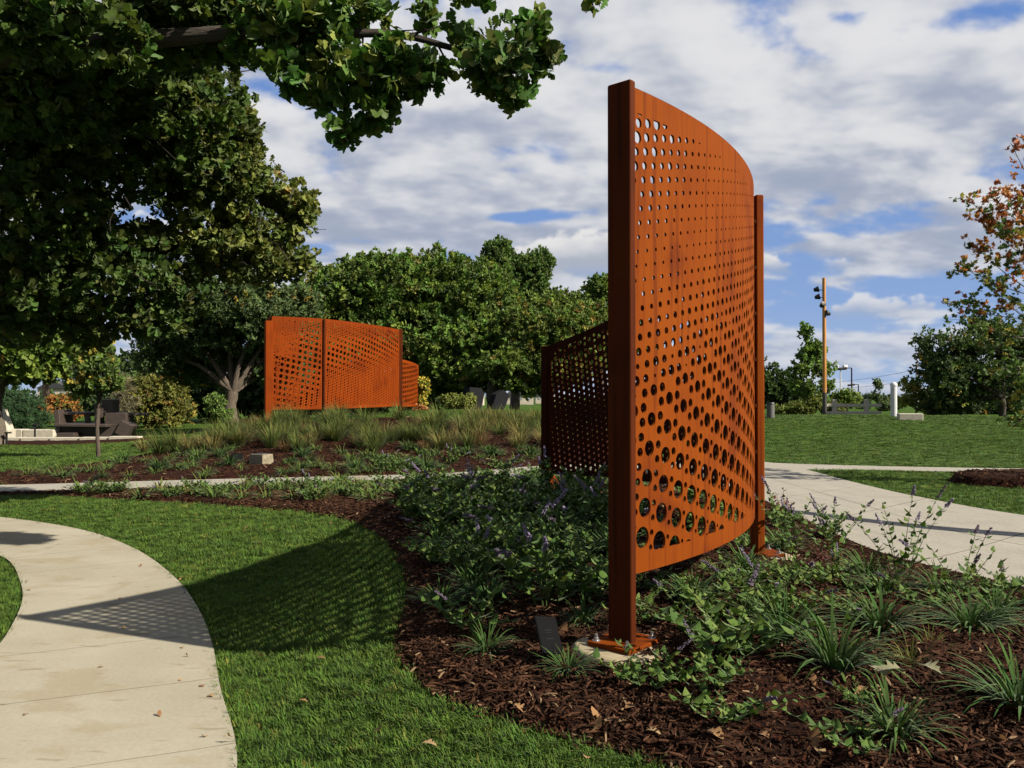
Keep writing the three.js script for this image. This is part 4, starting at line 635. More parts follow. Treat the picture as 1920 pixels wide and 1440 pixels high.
  tree('dense_tree', 'dark green dense trees far behind the left lawn', under(180, 60), PB([[180, 760, 70, 34, 60, 2.5, 190], [60, 765, 90, 36, 62, 2.5, 220], [-40, 770, 80, 40, 62, 2.5, 160]]), { seed: 214, kinds: SPRIG.oakFar, colour: DEEP, r0: 0.2, trunkH: 1, twigs: 1, scale: 1.5, opt: { gap: -0.5 } });
  // young tree with yellowing top
  tree('young_tree', 'young slender tree with yellowing leaves and a straight thin trunk on the left lawn', onGround(183, 858), PB([[182, 655, 34, 24, 21, 0.5, 74], [180, 690, 44, 26, 21, 0.6, 92], [165, 720, 40, 20, 21, 0.5, 56], [205, 715, 26, 20, 21, 0.4, 36], [150, 735, 24, 14, 21, 0.3, 20], [185, 635, 20, 14, 21, 0.3, 22]]), { seed: 215, kinds: SPRIG.oak, colour: (p, n, r) => { const hi = sstep(2.5, 3.2, p.y), v = 0.6 + 0.8 * r(); return r() < 0.15 + 0.5 * hi ? [0.19 * v, 0.15 * v, 0.026 * v] : [0.055 * v, 0.085 * v, 0.016 * v]; }, r0: 0.055, trunkH: 1.25, limbR: 0.4, twigs: 3, bark: M.barkMid, scale: 0.85, opt: { gap: -0.3, freq: 2 } });
  // shrubs on the rise
  tree('yellow_shrub', 'small yellow leaved shrub at the right end of the far screen', under(792, 30), PB([[792, 722, 17, 20, 30, 0.35, 64], [788, 750, 15, 18, 30, 0.3, 46]]), { category: 'shrub', seed: 216, kinds: SPRIG.small, colour: pal([0.24, 0.20, 0.03], 0.4, 0.3, 0.2, [0.1, 0.12, 0.02]), r0: 0.02, trunkH: 0.2, twigs: 3, scale: 0.85 });
  tree('rust_shrub', 'low rust coloured shrub at the foot of the yellow shrub', under(790, 29), PB([[790, 765, 18, 7, 29, 0.3, 34]]), { category: 'shrub', seed: 217, kinds: SPRIG.small, colour: pal([0.26, 0.11, 0.05], 0.4, 0.3, 0.2, [0.1, 0.1, 0.02]), r0: 0.015, trunkH: 0.08, twigs: 3, scale: 0.7 });
  tree('round_bush', 'rounded light green bush on the rise in front of the broad oak', under(860, 32), PB([[860, 755, 34, 18, 32, 0.6, 170], [840, 752, 18, 14, 32, 0.4, 66], [878, 750, 16, 15, 32, 0.4, 60]]), { category: 'bush', seed: 218, kinds: SPRIG.small, colour: pal([0.105, 0.125, 0.028], 0.35, 0.3), r0: 0.03, trunkH: 0.15, twigs: 3, scale: 0.9, opt: { gap: -0.5 } });
  tree('green_shrub', 'fresh green shrub at the foot of the pale forked oak', under(405, 30), PB([[400, 755, 24, 22, 30, 0.5, 110], [415, 775, 24, 14, 30, 0.4, 70]]), { category: 'shrub', seed: 219, kinds: SPRIG.small, colour: pal([0.075, 0.12, 0.03], 0.35, 0.3), r0: 0.03, trunkH: 0.15, twigs: 3, scale: 0.9 });
  // right hand side
  tree('cottonwood', 'slender pointed green tree just left of the orange light pole', under(1522, 56), PB([[1511, 620, 14, 24, 56, 0.8, 34], [1520, 660, 28, 26, 56, 1.1, 74], [1505, 690, 30, 22, 56, 1.1, 66], [1545, 690, 22, 26, 56, 1.0, 56], [1500, 725, 28, 18, 56, 1.1, 46], [1548, 725, 18, 22, 56, 0.9, 40], [1535, 655, 14, 16, 56, 0.7, 24], [1524, 740, 30, 26, 56, 1.1, 46]]), { seed: 220, kinds: SPRIG.oakFar, colour: pal([0.080, 0.135, 0.028], 0.35, 0.3), r0: 0.15, trunkH: 1.6, leanX: -0.3, bark: std({ roughness: 1, color: lin(0.17, 0.13, 0.085) }), twigs: 2, limbR: 0.35, scale: 1.05, opt: { gap: -0.2, freq: 0.9 } });
  tree('hedge_tree', 'dark green bushy tree beside the far edge of the near screen', under(1450, 60), PB([[1440, 720, 50, 46, 60, 1.8, 210], [1480, 740, 36, 40, 60, 1.6, 150], [1400, 720, 50, 60, 60, 2, 120]]), { seed: 221, kinds: SPRIG.oakFar, colour: pal([0.032, 0.058, 0.016], 0.4, 0.3), r0: 0.15, trunkH: 0.8, twigs: 1, scale: 1.3, opt: { gap: -0.4 } });
  tree('hedge', 'olive green shrubs along the foot of the slender pointed tree', under(1510, 55), PB([[1500, 765, 34, 18, 55, 1.2, 110], [1560, 765, 30, 18, 55, 1.2, 90], [1530, 755, 20, 16, 55, 1, 50], [1470, 768, 24, 14, 55, 1, 50]]), { category: 'shrub', seed: 222, kinds: SPRIG.small, colour: pal([0.080, 0.098, 0.022], 0.35, 0.3), r0: 0.05, trunkH: 0.2, twigs: 2, scale: 1.6, opt: { gap: -0.5 } });
  tree('small_tree', 'bright green small tree right of the orange light pole', under(1588, 58), PB([[1585, 742, 28, 16, 58, 1, 90], [1600, 752, 20, 14, 58, 0.9, 50], [1570, 755, 16, 14, 58, 0.8, 40]]), { seed: 223, kinds: SPRIG.small, colour: pal([0.09, 0.135, 0.025], 0.35, 0.3), r0: 0.07, trunkH: 0.6, twigs: 2, scale: 1.5 });
  tree('pine_tree', 'small dark conifer between the lamp posts far on the right', under(1622, 85), PB([[1622, 752, 10, 14, 85, 0.7, 40], [1620, 765, 14, 10, 85, 0.8, 36]]), { seed: 224, kinds: SPRIG.needle, colour: pal([0.022, 0.045, 0.025], 0.3, 0.2), r0: 0.08, trunkH: 0.5, twigs: 1, scale: 2.2 });
  tree('thin_tree', 'thin airy young tree left of the white post', under(1648, 75), PB([[1646, 720, 9, 14, 75, 0.5, 22], [1642, 742, 14, 12, 75, 0.6, 26], [1660, 760, 20, 14, 75, 0.8, 60]]), { seed: 225, kinds: SPRIG.small, colour: pal([0.06, 0.085, 0.035], 0.35, 0.2), r0: 0.06, trunkH: 0.9, twigs: 2, scale: 1.9 });
  tree('hedge_tree', 'dark rounded tree behind the white post', under(1665, 80), PB([[1668, 755, 22, 18, 80, 1.2, 90]]), { seed: 226, kinds: SPRIG.oakFar, colour: DEEP, r0: 0.1, trunkH: 0.6, twigs: 1, scale: 1.3, opt: { gap: -0.5 } });
  tree('small_tree', 'yellow green small tree right of the white post', under(1716, 48), PB([[1712, 725, 24, 20, 48, 0.8, 66], [1725, 745, 20, 16, 48, 0.7, 46], [1700, 750, 18, 16, 48, 0.7, 40], [1695, 712, 9, 9, 48, 0.4, 12]]), { seed: 227, kinds: SPRIG.small, colour: pal([0.13, 0.15, 0.03], 0.35, 0.3), r0: 0.05, trunkH: 0.9, leanX: 0.05, bark: M.barkPale, twigs: 3, scale: 1.35, opt: { gap: -0.15 } });
  tree('honey_locust', 'wide feathery dark green tree on the right behind the hill', under(1878, 46), PB([[1790, 660, 70, 46, 46, 2, 300], [1860, 640, 60, 50, 46, 2, 260], [1920, 660, 60, 60, 46, 2, 220], [1760, 700, 50, 46, 46, 1.8, 210], [1740, 635, 32, 22, 46, 1.1, 70], [1840, 710, 80, 46, 47, 2, 240], [1800, 750, 60, 34, 47, 1.8, 210], [1910, 740, 50, 40, 47, 1.6, 130], [1860, 610, 34, 22, 46, 1.2, 70], [1760, 760, 36, 26, 47, 1.4, 90]]), { seed: 228, kinds: SPRIG.small, colour: pal([0.040, 0.066, 0.022], 0.4, 0.3, 0.05), r0: 0.20, trunkH: 1.1, limbR: 0.55, twigs: 3, scale: 1.55, more: 2.2, opt: { freq: 0.9, gap: -0.2, lump: 0.35 } });
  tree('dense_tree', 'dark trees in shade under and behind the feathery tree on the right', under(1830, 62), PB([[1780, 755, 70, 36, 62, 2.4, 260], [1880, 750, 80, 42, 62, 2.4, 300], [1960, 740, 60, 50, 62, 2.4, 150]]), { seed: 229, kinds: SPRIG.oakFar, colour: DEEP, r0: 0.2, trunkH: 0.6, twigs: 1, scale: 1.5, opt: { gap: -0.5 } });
}
// the young red maple at the right edge
{
  const base = V(9.42, 14.7, 0.12), t = thing('maple_tree', 'young maple with red and green autumn leaves at the right edge', 'tree', base), rel = (v) => v.clone().sub(base), B = [], r = rng(301);
  const spine = [base.clone(), W(1962, 760, 14.7), W(1955, 520, 14.7), W(1948, 330, 14.7), W(1940, 180, 14.7)];
  mesh('trunk', limb(spine.map(rel), 0.06, 0.012, 9, 20, 0.15, 5), M.bark, t);
  const lists = [[], []], up = new THREE.Vector3(0, 1, 0);
  const col = (h, r) => { const v = 0.95 + 0.9 * r(), red = clamp(0.05 + (h - 2.6) / 3.4) * 0.9; return r() < red ? (r() < 0.5 ? [0.20 * v, 0.055 * v, 0.022 * v] : [0.27 * v, 0.10 * v, 0.025 * v]) : (r() < 0.35 ? [0.17 * v, 0.15 * v, 0.03 * v] : [0.05 * v, 0.085 * v, 0.02 * v]); };
  const shoot = (a, b, leaves, r0) => {
    const m = a.clone().lerp(b, 0.5).add(new THREE.Vector3(0, -0.06, 0)); B.push(limb([rel(a), rel(m), rel(b)], r0, 0.004, 5, 8, 0.1, 2));
    const c = new THREE.QuadraticBezierCurve3(a, m, b);
    for (let k = 0; k < leaves; k++) { const u = 0.3 + 0.7 * Math.sqrt(r()), p = c.getPoint(u); const s = 0.10 + 0.16 * r(), q = p.clone().add(new THREE.Vector3((r() - 0.5) * 2.2 * s, (r() - 0.25) * 1.6 * s, (r() - 0.5) * 2.2 * s)); if (k % 3 === 0) B.push(limb([rel(p), rel(q)], 0.004, 0.002, 4, 2, 0, 1)); lists[k % 2].push([rel(q), new THREE.Quaternion().setFromUnitVectors(up, new THREE.Vector3(r() - 0.5, r() - 0.3, r() - 0.5).normalize()).multiply(E(0, r() * 6, 0)), 0.8 + 0.5 * r(), col(q.y, r)]); }
  };
  for (const [x0, y0, x1, y1, n, dz] of [[1950, 470, 1815, 375, 26, 0.2], [1950, 500, 1840, 410, 24, -0.2], [1955, 560, 1800, 500, 24, 0.3], [1955, 560, 1825, 460, 24, -0.4], [1955, 600, 1790, 572, 26, 0.1], [1955, 640, 1810, 600, 20, 0.5], [1950, 440, 1860, 370, 24, 0.3], [1950, 420, 1890, 360, 22, -0.2], [1948, 360, 1895, 268, 5, 0.2], [1948, 340, 1915, 250, 5, 0], [1955, 520, 1880, 420, 24, 0.5], [1958, 680, 1830, 640, 16, -0.3], [1958, 700, 1880, 690, 20, 0.4], [1958, 620, 1860, 540, 24, 0.4], [1958, 720, 1890, 760, 16, 0.1], [1958, 700, 1850, 700, 14, -0.2], [1955, 580, 1900, 480, 24, 0.1], [1955, 540, 1915, 420, 20, 0.2], [1960, 740, 1900, 800, 16, 0.2], [1960, 730, 1925, 720, 18, 0.3],
    [1960, 600, 2080, 500, 26, 0.3], [1960, 640, 2100, 560, 26, -0.4], [1955, 480, 2050, 380, 24, 0.2], [1950, 400, 2020, 290, 12, 0.2], [1958, 680, 2090, 640, 24, 0.3], [1958, 560, 1960, 470, 26, 0.9], [1958, 600, 1960, 540, 26, -0.9], [1958, 640, 1940, 590, 26, 0.8]]) shoot(W(x0, y0, 14.7), W(x1, y1, 14.7 - dz), Math.round(n * 1.5), 0.012);
  mesh('branches', merge(B), M.twig, t);
  lists.forEach((l, i) => scatter('leaves', SPRIG.maple[i], M.leafWhite, l, t, 'stuff'));
}

// ------------------------------------------------------------------ plants in the beds
const flowerMats = [lin(0.17, 0.135, 0.21), lin(0.08, 0.06, 0.085), lin(0.23, 0.20, 0.26)].map((c) => std({ roughness: 0.9, color: c }));
const stemMat = dull({ roughness: 0.9, color: lin(0.045, 0.065, 0.018) }), stemRed = dull({ roughness: 0.9, color: lin(0.08, 0.04, 0.02) });
const leafMats = [[0.038, 0.084, 0.010], [0.052, 0.108, 0.012], [0.075, 0.132, 0.016], [0.110, 0.155, 0.026]].map((c) => leafMat(...c, 0.3, 0.28));
const redMats = [[0.13, 0.03, 0.026], [0.17, 0.06, 0.04], [0.08, 0.055, 0.02]].map((c) => leafMat(...c));
const ovalLeaf = [0.056, 0.075].map((l) => leafGeo(OVAL, l, 0.3, 0.7));
function spikeGeo(len, seed) { const r = rng(seed), list = []; for (let k = 0; k < 46; k++) { const t = k / 46, g = new THREE.TetrahedronGeometry(0.0055 + 0.003 * r()); g.rotateX(r() * 6); g.rotateY(r() * 6); const a = r() * 6.28, q = 0.011 * (1 - 0.75 * t) * (0.6 + 0.6 * r()); g.translate(Math.cos(a) * q, t * len, Math.sin(a) * q); list.push(g); } list.push(cyl(0.003, 0.001, len, 0, 0, 0, 5)); return merge(list); }
const spikes = [spikeGeo(0.075, 1), spikeGeo(0.11, 2)];
function perennial(seed, stems, hgt, spread, leavesPer, flowers, single, mats = leafMats) {
  const r = rng(seed), t = new THREE.Group(), S = [], buckets = mats.map(() => []);
  for (let s = 0; s < stems; s++) {
    const a = s / stems * 6.28 + r() * 0.9, out = spread * (0.35 + 0.75 * r()), h = hgt * (0.55 + 0.55 * r()), p0 = new THREE.Vector3(Math.sin(a) * 0.03, -0.02, Math.cos(a) * 0.03), p2 = new THREE.Vector3(Math.sin(a) * out, h, Math.cos(a) * out), p1 = new THREE.Vector3(Math.sin(a) * out * 0.35, h * 0.62, Math.cos(a) * out * 0.35);
    const c = new THREE.QuadraticBezierCurve3(p0, p1, p2); S.push(limb([p0, c.getPoint(0.5), p2], 0.0035, 0.0016, 4, 5, 0, s));
    for (let k = 0; k < leavesPer; k++) {
      const u = 0.22 + 0.78 * (k + 0.6 * r()) / leavesPer, p = c.getPoint(Math.min(1, u)), az = (k % 2 ? 0 : Math.PI) + Math.floor(k / 2) * 1.57 + a + (r() - 0.5) * 0.9, sc = (1.15 - 0.55 * u) * (0.75 + 0.55 * r());
      const m = new THREE.Matrix4().makeRotationFromQuaternion(E(0, az, 0).multiply(E(0.9 + 0.7 * r(), 0, 0)).multiply(E(0, (r() - 0.5) * 0.8, 0))); m.scale(new THREE.Vector3(sc, sc, sc)); m.setPosition(p);
      const b = Math.floor(r() * mats.length);
      if (single) { const o = mesh('leaf', ovalLeaf[k % 2], mats[b], t); o.applyMatrix4(m); } else buckets[b].push(ovalLeaf[k % 2].clone().applyMatrix4(m));
    }
    if (r() < flowers) { const f = mesh('flower_spike', spikes[s % 2], flowerMats[s % 3], t); f.position.copy(p2); const d = c.getTangent(1); f.quaternion.setFromUnitVectors(new THREE.Vector3(0, 1, 0), d); }
  }
  if (!single) buckets.forEach((b, i) => b.length && mesh('leaves', mergeGeometries(b), mats[i], t));
  mesh('stems', merge(S), mats === redMats ? stemRed : stemMat, t);
  return t;
}
const PLANT = {
  bushy: [perennial(11, 10, 0.24, 0.40, 11, 0.12, true), perennial(12, 9, 0.20, 0.44, 10, 0.12, true), perennial(13, 8, 0.28, 0.36, 11, 0.2, true)],
  far: [perennial(21, 11, 0.22, 0.32, 14, 0.12, false), perennial(22, 10, 0.19, 0.36, 13, 0.12, false), perennial(23, 10, 0.30, 0.27, 14, 0.2, false), perennial(24, 11, 0.16, 0.38, 13, 0.1, false)],
  tall: [perennial(31, 7, 0.62, 0.30, 14, 0.6, true), perennial(32, 6, 0.55, 0.34, 12, 0.6, true)],
  red: [perennial(41, 8, 0.36, 0.16, 9, 0, true, redMats)],
};
const LIRI = ([seed, n, len]) => tuftGeo(n, 0.05, len * 1.08, 0.0110, 0.72, 1.55, seed, [0.017, 0.040, 0.007], [0.056, 0.128, 0.022], 0.4, 5);
const TUFT = {
  dark: [[51, 120, 0.27], [52, 105, 0.23], [53, 130, 0.30]].map(LIRI),
  lime: [54, 55].map((s) => tuftGeo(38, 0.03, 0.20, 0.005, 0.8, 0.9, s, [0.05, 0.08, 0.015], [0.15, 0.19, 0.035], 0.3, 4)),
  mound: [56, 57].map((s) => tuftGeo(60, 0.07, 0.24, 0.014, 1.05, 1.6, s, [0.035, 0.065, 0.012], [0.115, 0.185, 0.034], 0.35, 4)),
  tallGreen: [58, 59, 60].map((s) => tuftGeo(170, 0.10, 0.66, 0.010, 0.55, 1.0, s, [0.05, 0.072, 0.014], [0.125, 0.165, 0.038], 0.35, 4)),
  tan: [61, 62].map((s) => tuftGeo(150, 0.09, 0.58, 0.009, 0.55, 1.0, s, [0.09, 0.085, 0.026], [0.255, 0.225, 0.080], 0.3, 4)),
  rusty: [63].map((s) => tuftGeo(130, 0.08, 0.50, 0.009, 0.6, 0.9, s, [0.09, 0.06, 0.02], [0.20, 0.115, 0.05], 0.35, 4)),
};
const PR = rng(401);
function plant(kind, px, py, label, name, category, group, scale = 1) {
  const g = PLANT[kind][Math.floor(PR() * PLANT[kind].length)].clone(); g.name = numbered(name); g.position.copy(onGround(px, py, 0.02)); g.rotation.y = PR() * 6.28; g.scale.setScalar(scale * (0.88 + 0.28 * PR())); scene.add(g); return tag(g, label, category, group);
}
function tuft(kind, pos, label, name, category, group, scale = 1) { const k = TUFT[kind], o = mesh(name, k[Math.floor(PR() * k.length)], M.blade); o.position.copy(pos); o.rotation.y = PR() * 6.28; o.scale.set(scale, scale * (0.85 + 0.3 * PR()), scale); return tag(o, label, category, group); }
// foreground tufts, each told by where it grows
for (const [x, y, s, label] of [
  [1680, 1392, 1.0, 'strappy dark green tuft with a dry leaf on it, front right of the mulch'], [1567, 1268, 1.08, 'broad strappy dark green tuft in the middle of the right mulch'], [1652, 1190, 1.1, 'tall strappy tuft up and right of the broad middle tuft'], [1820, 1190, 1.05, 'wide strappy tuft near the right edge below the concrete walk'], [1655, 1125, 0.95, 'strappy tuft behind the tall strappy tuft'], [1470, 1200, 1.0, 'strappy tuft among leafy stems right of the near post'], [1912, 1340, 1.1, 'strappy tuft cut by the right edge of the view'], [1300, 1135, 0.9, 'strappy tuft under the lower edge of the near screen'], [1066, 1268, 0.62, 'small dark tuft just below the black plaque'], [915, 1235, 0.75, 'upright narrow tuft left of the black plaque'], [1470, 1040, 0.95, 'strappy tuft at the foot of the far post of the near screen'], [1625, 1090, 0.9, 'strappy tuft beside the edge of the concrete walk'], [1760, 1120, 0.8, 'strappy tuft under the tall flower stalks by the walk'], [1870, 1180, 0.8, 'strappy tuft between the wide tuft and the right edge'], [1095, 1180, 0.7, 'strappy tuft between the black plaque and the near post'], [1400, 1085, 0.8, 'strappy tuft behind the leafy stems under the screen']]) tuft('dark', onGround(x, y, 0.01), label, 'strappy_tuft', 'plant', 'strappy tufts in the near bed', s);
for (const [x, y, s, label] of [[1710, 1262, 0.9, 'thin yellow green tuft right of the broad strappy tuft'], [1745, 1225, 0.7, 'small lime green tuft above the thin yellow green tuft'], [1345, 1085, 1.0, 'lime green tuft behind the lower edge of the screen'], [1590, 1080, 1.1, 'light green arching tuft near the walk edge']]) tuft('lime', onGround(x, y, 0.01), label, 'lime_tuft', 'plant', 'lime tufts in the near bed', s);
// foreground leafy plants
for (const [k, x, y, s, label] of [
  ['bushy', 1375, 1240, 1.25, 'largest leafy plant right of the near post, spreading over the mulch'], ['bushy', 1300, 1190, 1.0, 'leafy plant close behind the round footing of the near post'], ['bushy', 1350, 1370, 0.95, 'leafy plant at the front edge of the mulch, below the largest leafy plant'], ['bushy', 1215, 1300, 0.8, 'small leafy plant in front of the round footing'], ['bushy', 880, 1190, 1.05, 'leafy plant with pale flower spikes left of the black plaque'], ['bushy', 1440, 1160, 1.0, 'leafy plant behind the largest leafy plant'], ['bushy', 1380, 1110, 1.0, 'leafy plant under the right half of the screen'], ['tall', 1560, 1060, 0.95, 'tall leafy plant with drooping dark flower spikes against the pale walk'], ['tall', 1480, 1065, 0.8, 'leafy flowering plant beside the far post of the near screen'], ['tall', 1690, 1110, 0.9, 'flowering plant leaning right over the concrete walk edge'], ['tall', 1800, 1140, 0.85, 'leafy plant with two upright dark flower stalks over the walk'], ['bushy', 1880, 1150, 1.0, 'leafy plant at the right edge beside the walk'], ['bushy', 1740, 1150, 0.9, 'leafy plant behind the wide strappy tuft'], ['bushy', 1500, 1110, 0.9, 'leafy plant between the screen and the walk'], ['bushy', 1330, 1300, 0.85, 'leafy plant between the largest leafy plant and the front one'], ['bushy', 1190, 1180, 0.7, 'leafy sprig touching the foot of the near post'], ['bushy', 1610, 1330, 0.45, 'low sprig in the bare mulch above the front right tuft'], ['bushy', 1600, 1425, 0.7, 'low flowering sprig at the bottom edge left of the front right tuft'], ['red', 1470, 985, 0.95, 'red leaved plant standing right of the far post of the near screen'], ['red', 1545, 1075, 0.6, 'small reddish plant under the tall flowering plant']]) plant(k, x, y, label, 'leafy_plant', 'plant', 'leafy plants in the near bed', s);
// smaller leafy plants filling the right part of the near bed
{
  const r = rng(407); let m = 0;
  for (let k = 0; k < 900 && m < 15; k++) { const x = 1195 + 700 * r(), y = 1070 + 230 * r() * r() + 20, [X, d] = G(x, y); if (!within(O.bed, X, d, 0.15) || (x > 1440 && y > 1190) || Math.hypot(X - 0.58, d - 4.32) < 0.4) continue; m++;
    const zone = x < 1330 ? (y > 1150 ? 'right behind the near footing' : 'under the near half of the screen') : x < 1450 ? (y > 1140 ? 'right of the largest leafy plant' : 'under the far half of the screen') : x < 1640 ? 'between the screen and the walk' : x < 1780 ? 'along the walk edge' : 'along the walk edge at the far right';
    plant(m % 3 ? 'far' : 'bushy', x, y, `smaller leafy plant in the near bed ${zone}`, 'leafy_plant', 'plant', `smaller leafy plants ${zone}`, 0.6 + 0.3 * r()); }
}
// shaded planting left of and behind the near post
{
  const r = rng(411), spots = [];
  for (let k = 0; k < 1500 && spots.length < 112; k++) { const x = 720 + 440 * r(), y = 905 + 250 * r(), [X, d] = G(x, y); if (!within(O.bed, X, d, 0.22) || x < 760 + (y - 900) * 0.25 || Math.hypot(X - 0.5, d - 11.6) < 0.75 || spots.some((s) => Math.hypot(s[0] - X, s[1] - d) < 0.26)) continue; spots.push([X, d, x, y]); }
  spots.forEach(([X, d, x, y], i) => { const zone = (y < 955 ? 'at the back, ' : y < 1040 ? 'in the middle, ' : 'at the front, ') + (x < 860 ? 'by the lawn edge' : x < 990 ? 'midway to the dark screen' : 'close to the near post'); if (i % 3 === 2) tuft('dark', V(X, d, 0.02), `strappy tuft in the shaded bed, ${zone}`, 'strappy_tuft', 'plant', `shaded strappy tufts ${zone}`, 0.8 + 0.3 * r()); else plant('far', x, y, `leafy plant in the shaded bed, ${zone}`, 'leafy_plant', 'plant', `shaded leafy plants ${zone}`, 1.1 + 0.45 * r()); });
  // the rest of the bed behind the near screen, glimpsed through the holes and beyond it
  let n = 0; for (let k = 0; k < 900 && n < 30; k++) { const X = 0.9 + 2.7 * r(), d = 6.5 + 8 * r(), where = d < 8.5 ? 'close behind its far post' : X < 1.9 ? 'in front of the dark screen' : d < 11.5 ? 'midway along the walk' : 'at the far corner of the bed'; if (!within(O.bed, X, d, 0.25) || Math.hypot(X - 1.9, d - 6.6) < 0.5) continue; n++; const g = PLANT.far[n % 4].clone(); g.name = numbered('leafy_plant'); g.position.copy(V(X, d, 0.02)); g.rotation.y = r() * 6; g.scale.setScalar(0.8 + 0.4 * r()); scene.add(g); tag(g, `leafy plant behind the near screen, ${where}`, 'plant', `leafy plants behind the near screen, ${where}`); }
  // the strip along the far path
  for (let k = 0, m = 0; k < 600 && m < 62; k++) { const x = 105 + 640 * r(), y = 908 + 38 * r(), [X, d] = G(x, y); if (!within(O.bed, X, d, 0.12)) continue; m++; const zone = ['left end', 'left part', 'left of the middle', 'right of the middle', 'right part', 'right end'][Math.floor(clamp((x - 105) / 640, 0, 0.999) * 6)]; const q = r(); if (q < 0.55) tuft('mound', V(X, d, 0.02), `low arching clump in the strip before the far path, ${zone}`, 'green_clump', 'plant', `clumps in the strip, ${zone}`, 0.95 + 0.5 * r()); else if (q < 0.7) tuft('tan', V(X, d, 0.0), `straw tinged clump in the strip before the far path, ${zone}`, 'straw_clump', 'plant', `straw clumps in the strip, ${zone}`, 0.42); else plant('far', x, y, `low leafy plant in the strip before the far path, ${zone}`, 'leafy_plant', 'plant', `leafy plants in the strip, ${zone}`, 0.9 + 0.3 * r()); }
}
// the mulched slope below the far screen
{
  const r = rng(421), grass = (kind, x, y, s, label, group) => tuft(kind, onGround(x, y, 0.0), label, 'ornamental_grass', 'ornamental grass', group, s);
  for (const [kind, x, y, s, label] of [['tan', 355, 850, 0.9, 'straw coloured grass clump leaning left of the stone block'], ['tan', 400, 850, 1.0, 'straw and green grass clump second left of the stone block'], ['tan', 447, 838, 0.9, 'straw coloured grass clump above the small black sign'], ['tallGreen', 300, 855, 1.1, 'tall green grass clump at the left end of the slope'], ['tallGreen', 330, 850, 1.1, 'tall green grass clump next to the left end of the slope'], ['tan', 270, 850, 0.9, 'straw tipped grass clump at the outer left of the slope'], ['rusty', 535, 850, 0.8, 'rusty grass clump right above the stone block'], ['tallGreen', 560, 850, 0.8, 'green grass clump right of the stone block'], ['rusty', 862, 826, 0.9, 'rusty red clump on the slope right of the middle'], ['tan', 850, 842, 0.8, 'straw clump below the rusty red clump'], ['tallGreen', 700, 850, 0.9, 'isolated green grass clump in the middle of the slope'], ['rusty', 798, 850, 0.7, 'yellowish rusty clump in the middle mulch']]) grass(kind, x, y, s, label, 'ornamental grasses on the slope');
  for (let k = 0, m = 0; k < 3000 && m < 165; k++) {   // dense upper rows
    const x = 235 + 905 * r(), y = 790 + 56 * r(), [X, d] = G(x, y); if (!within(O.slope, X, d, -0.3)) continue; if (y > 806 && r() < 0.6) continue; if (x > 640 && x < 880 && y < 812 && r() < 0.85) continue; m++;
    const zone = (y > 815 ? 'in the lower rank ' : 'in the top rank ') + (x < 330 ? 'at the left end' : x < 480 ? 'left of the far screen' : x < 620 ? 'under the left half of the far screen' : x < 780 ? 'under the right half of the far screen' : x < 910 ? 'right of the far screen' : 'near the dark screen'), q = r(), kind = x > 900 ? (q < 0.45 ? 'tan' : q < 0.85 ? 'tallGreen' : 'rusty') : q < 0.74 ? 'tallGreen' : q < 0.92 ? 'tan' : 'rusty';
    grass(kind, x, y, (x > 520 && x < 760 ? 0.66 : 0.76) + 0.38 * r(), `${{ tan: 'straw coloured', tallGreen: 'green', rusty: 'rust tinged' }[kind]} grass clump ${zone}`, `${kind === 'tan' ? 'straw' : kind === 'rusty' ? 'rusty' : 'green'} grasses ${zone}`);
  }
  for (let k = 0, m = 0; k < 1200 && m < 125; k++) {
    const x = 20 + 1010 * r(), y = 840 + 60 * r(), [X, d] = G(x, y); if (!within(O.slope, X, d, 0.15) || (x > 455 && x < 525 && y > 840)) continue; m++;
    const zone = (y > 872 ? 'lowest row, ' : 'upper row, ') + (x < 180 ? 'far left' : x < 330 ? 'behind the black plaque' : x < 470 ? 'left of the stone block' : x < 620 ? 'right of the stone block' : x < 800 ? 'right of the middle' : 'near the dark screen');
    tuft(r() < 0.8 ? 'mound' : 'dark', V(X, d, 0.02), `low green clump on the slope, ${zone}`, 'green_clump', 'plant', `clumps on the lower slope, ${zone}`, 0.75 + 0.55 * r());
  }
  for (let k = 0; k < 8; k++) { const g = PLANT.far[k % 4].clone(); g.name = numbered('leafy_plant'); g.position.copy(onGround(700 + 340 * r(), 868 + 24 * r())); g.scale.setScalar(1.25); scene.add(g); tag(g, 'leafy grey green plant at the foot of the slope near the dark screen', 'plant', 'plants at the foot of the slope'); }
}

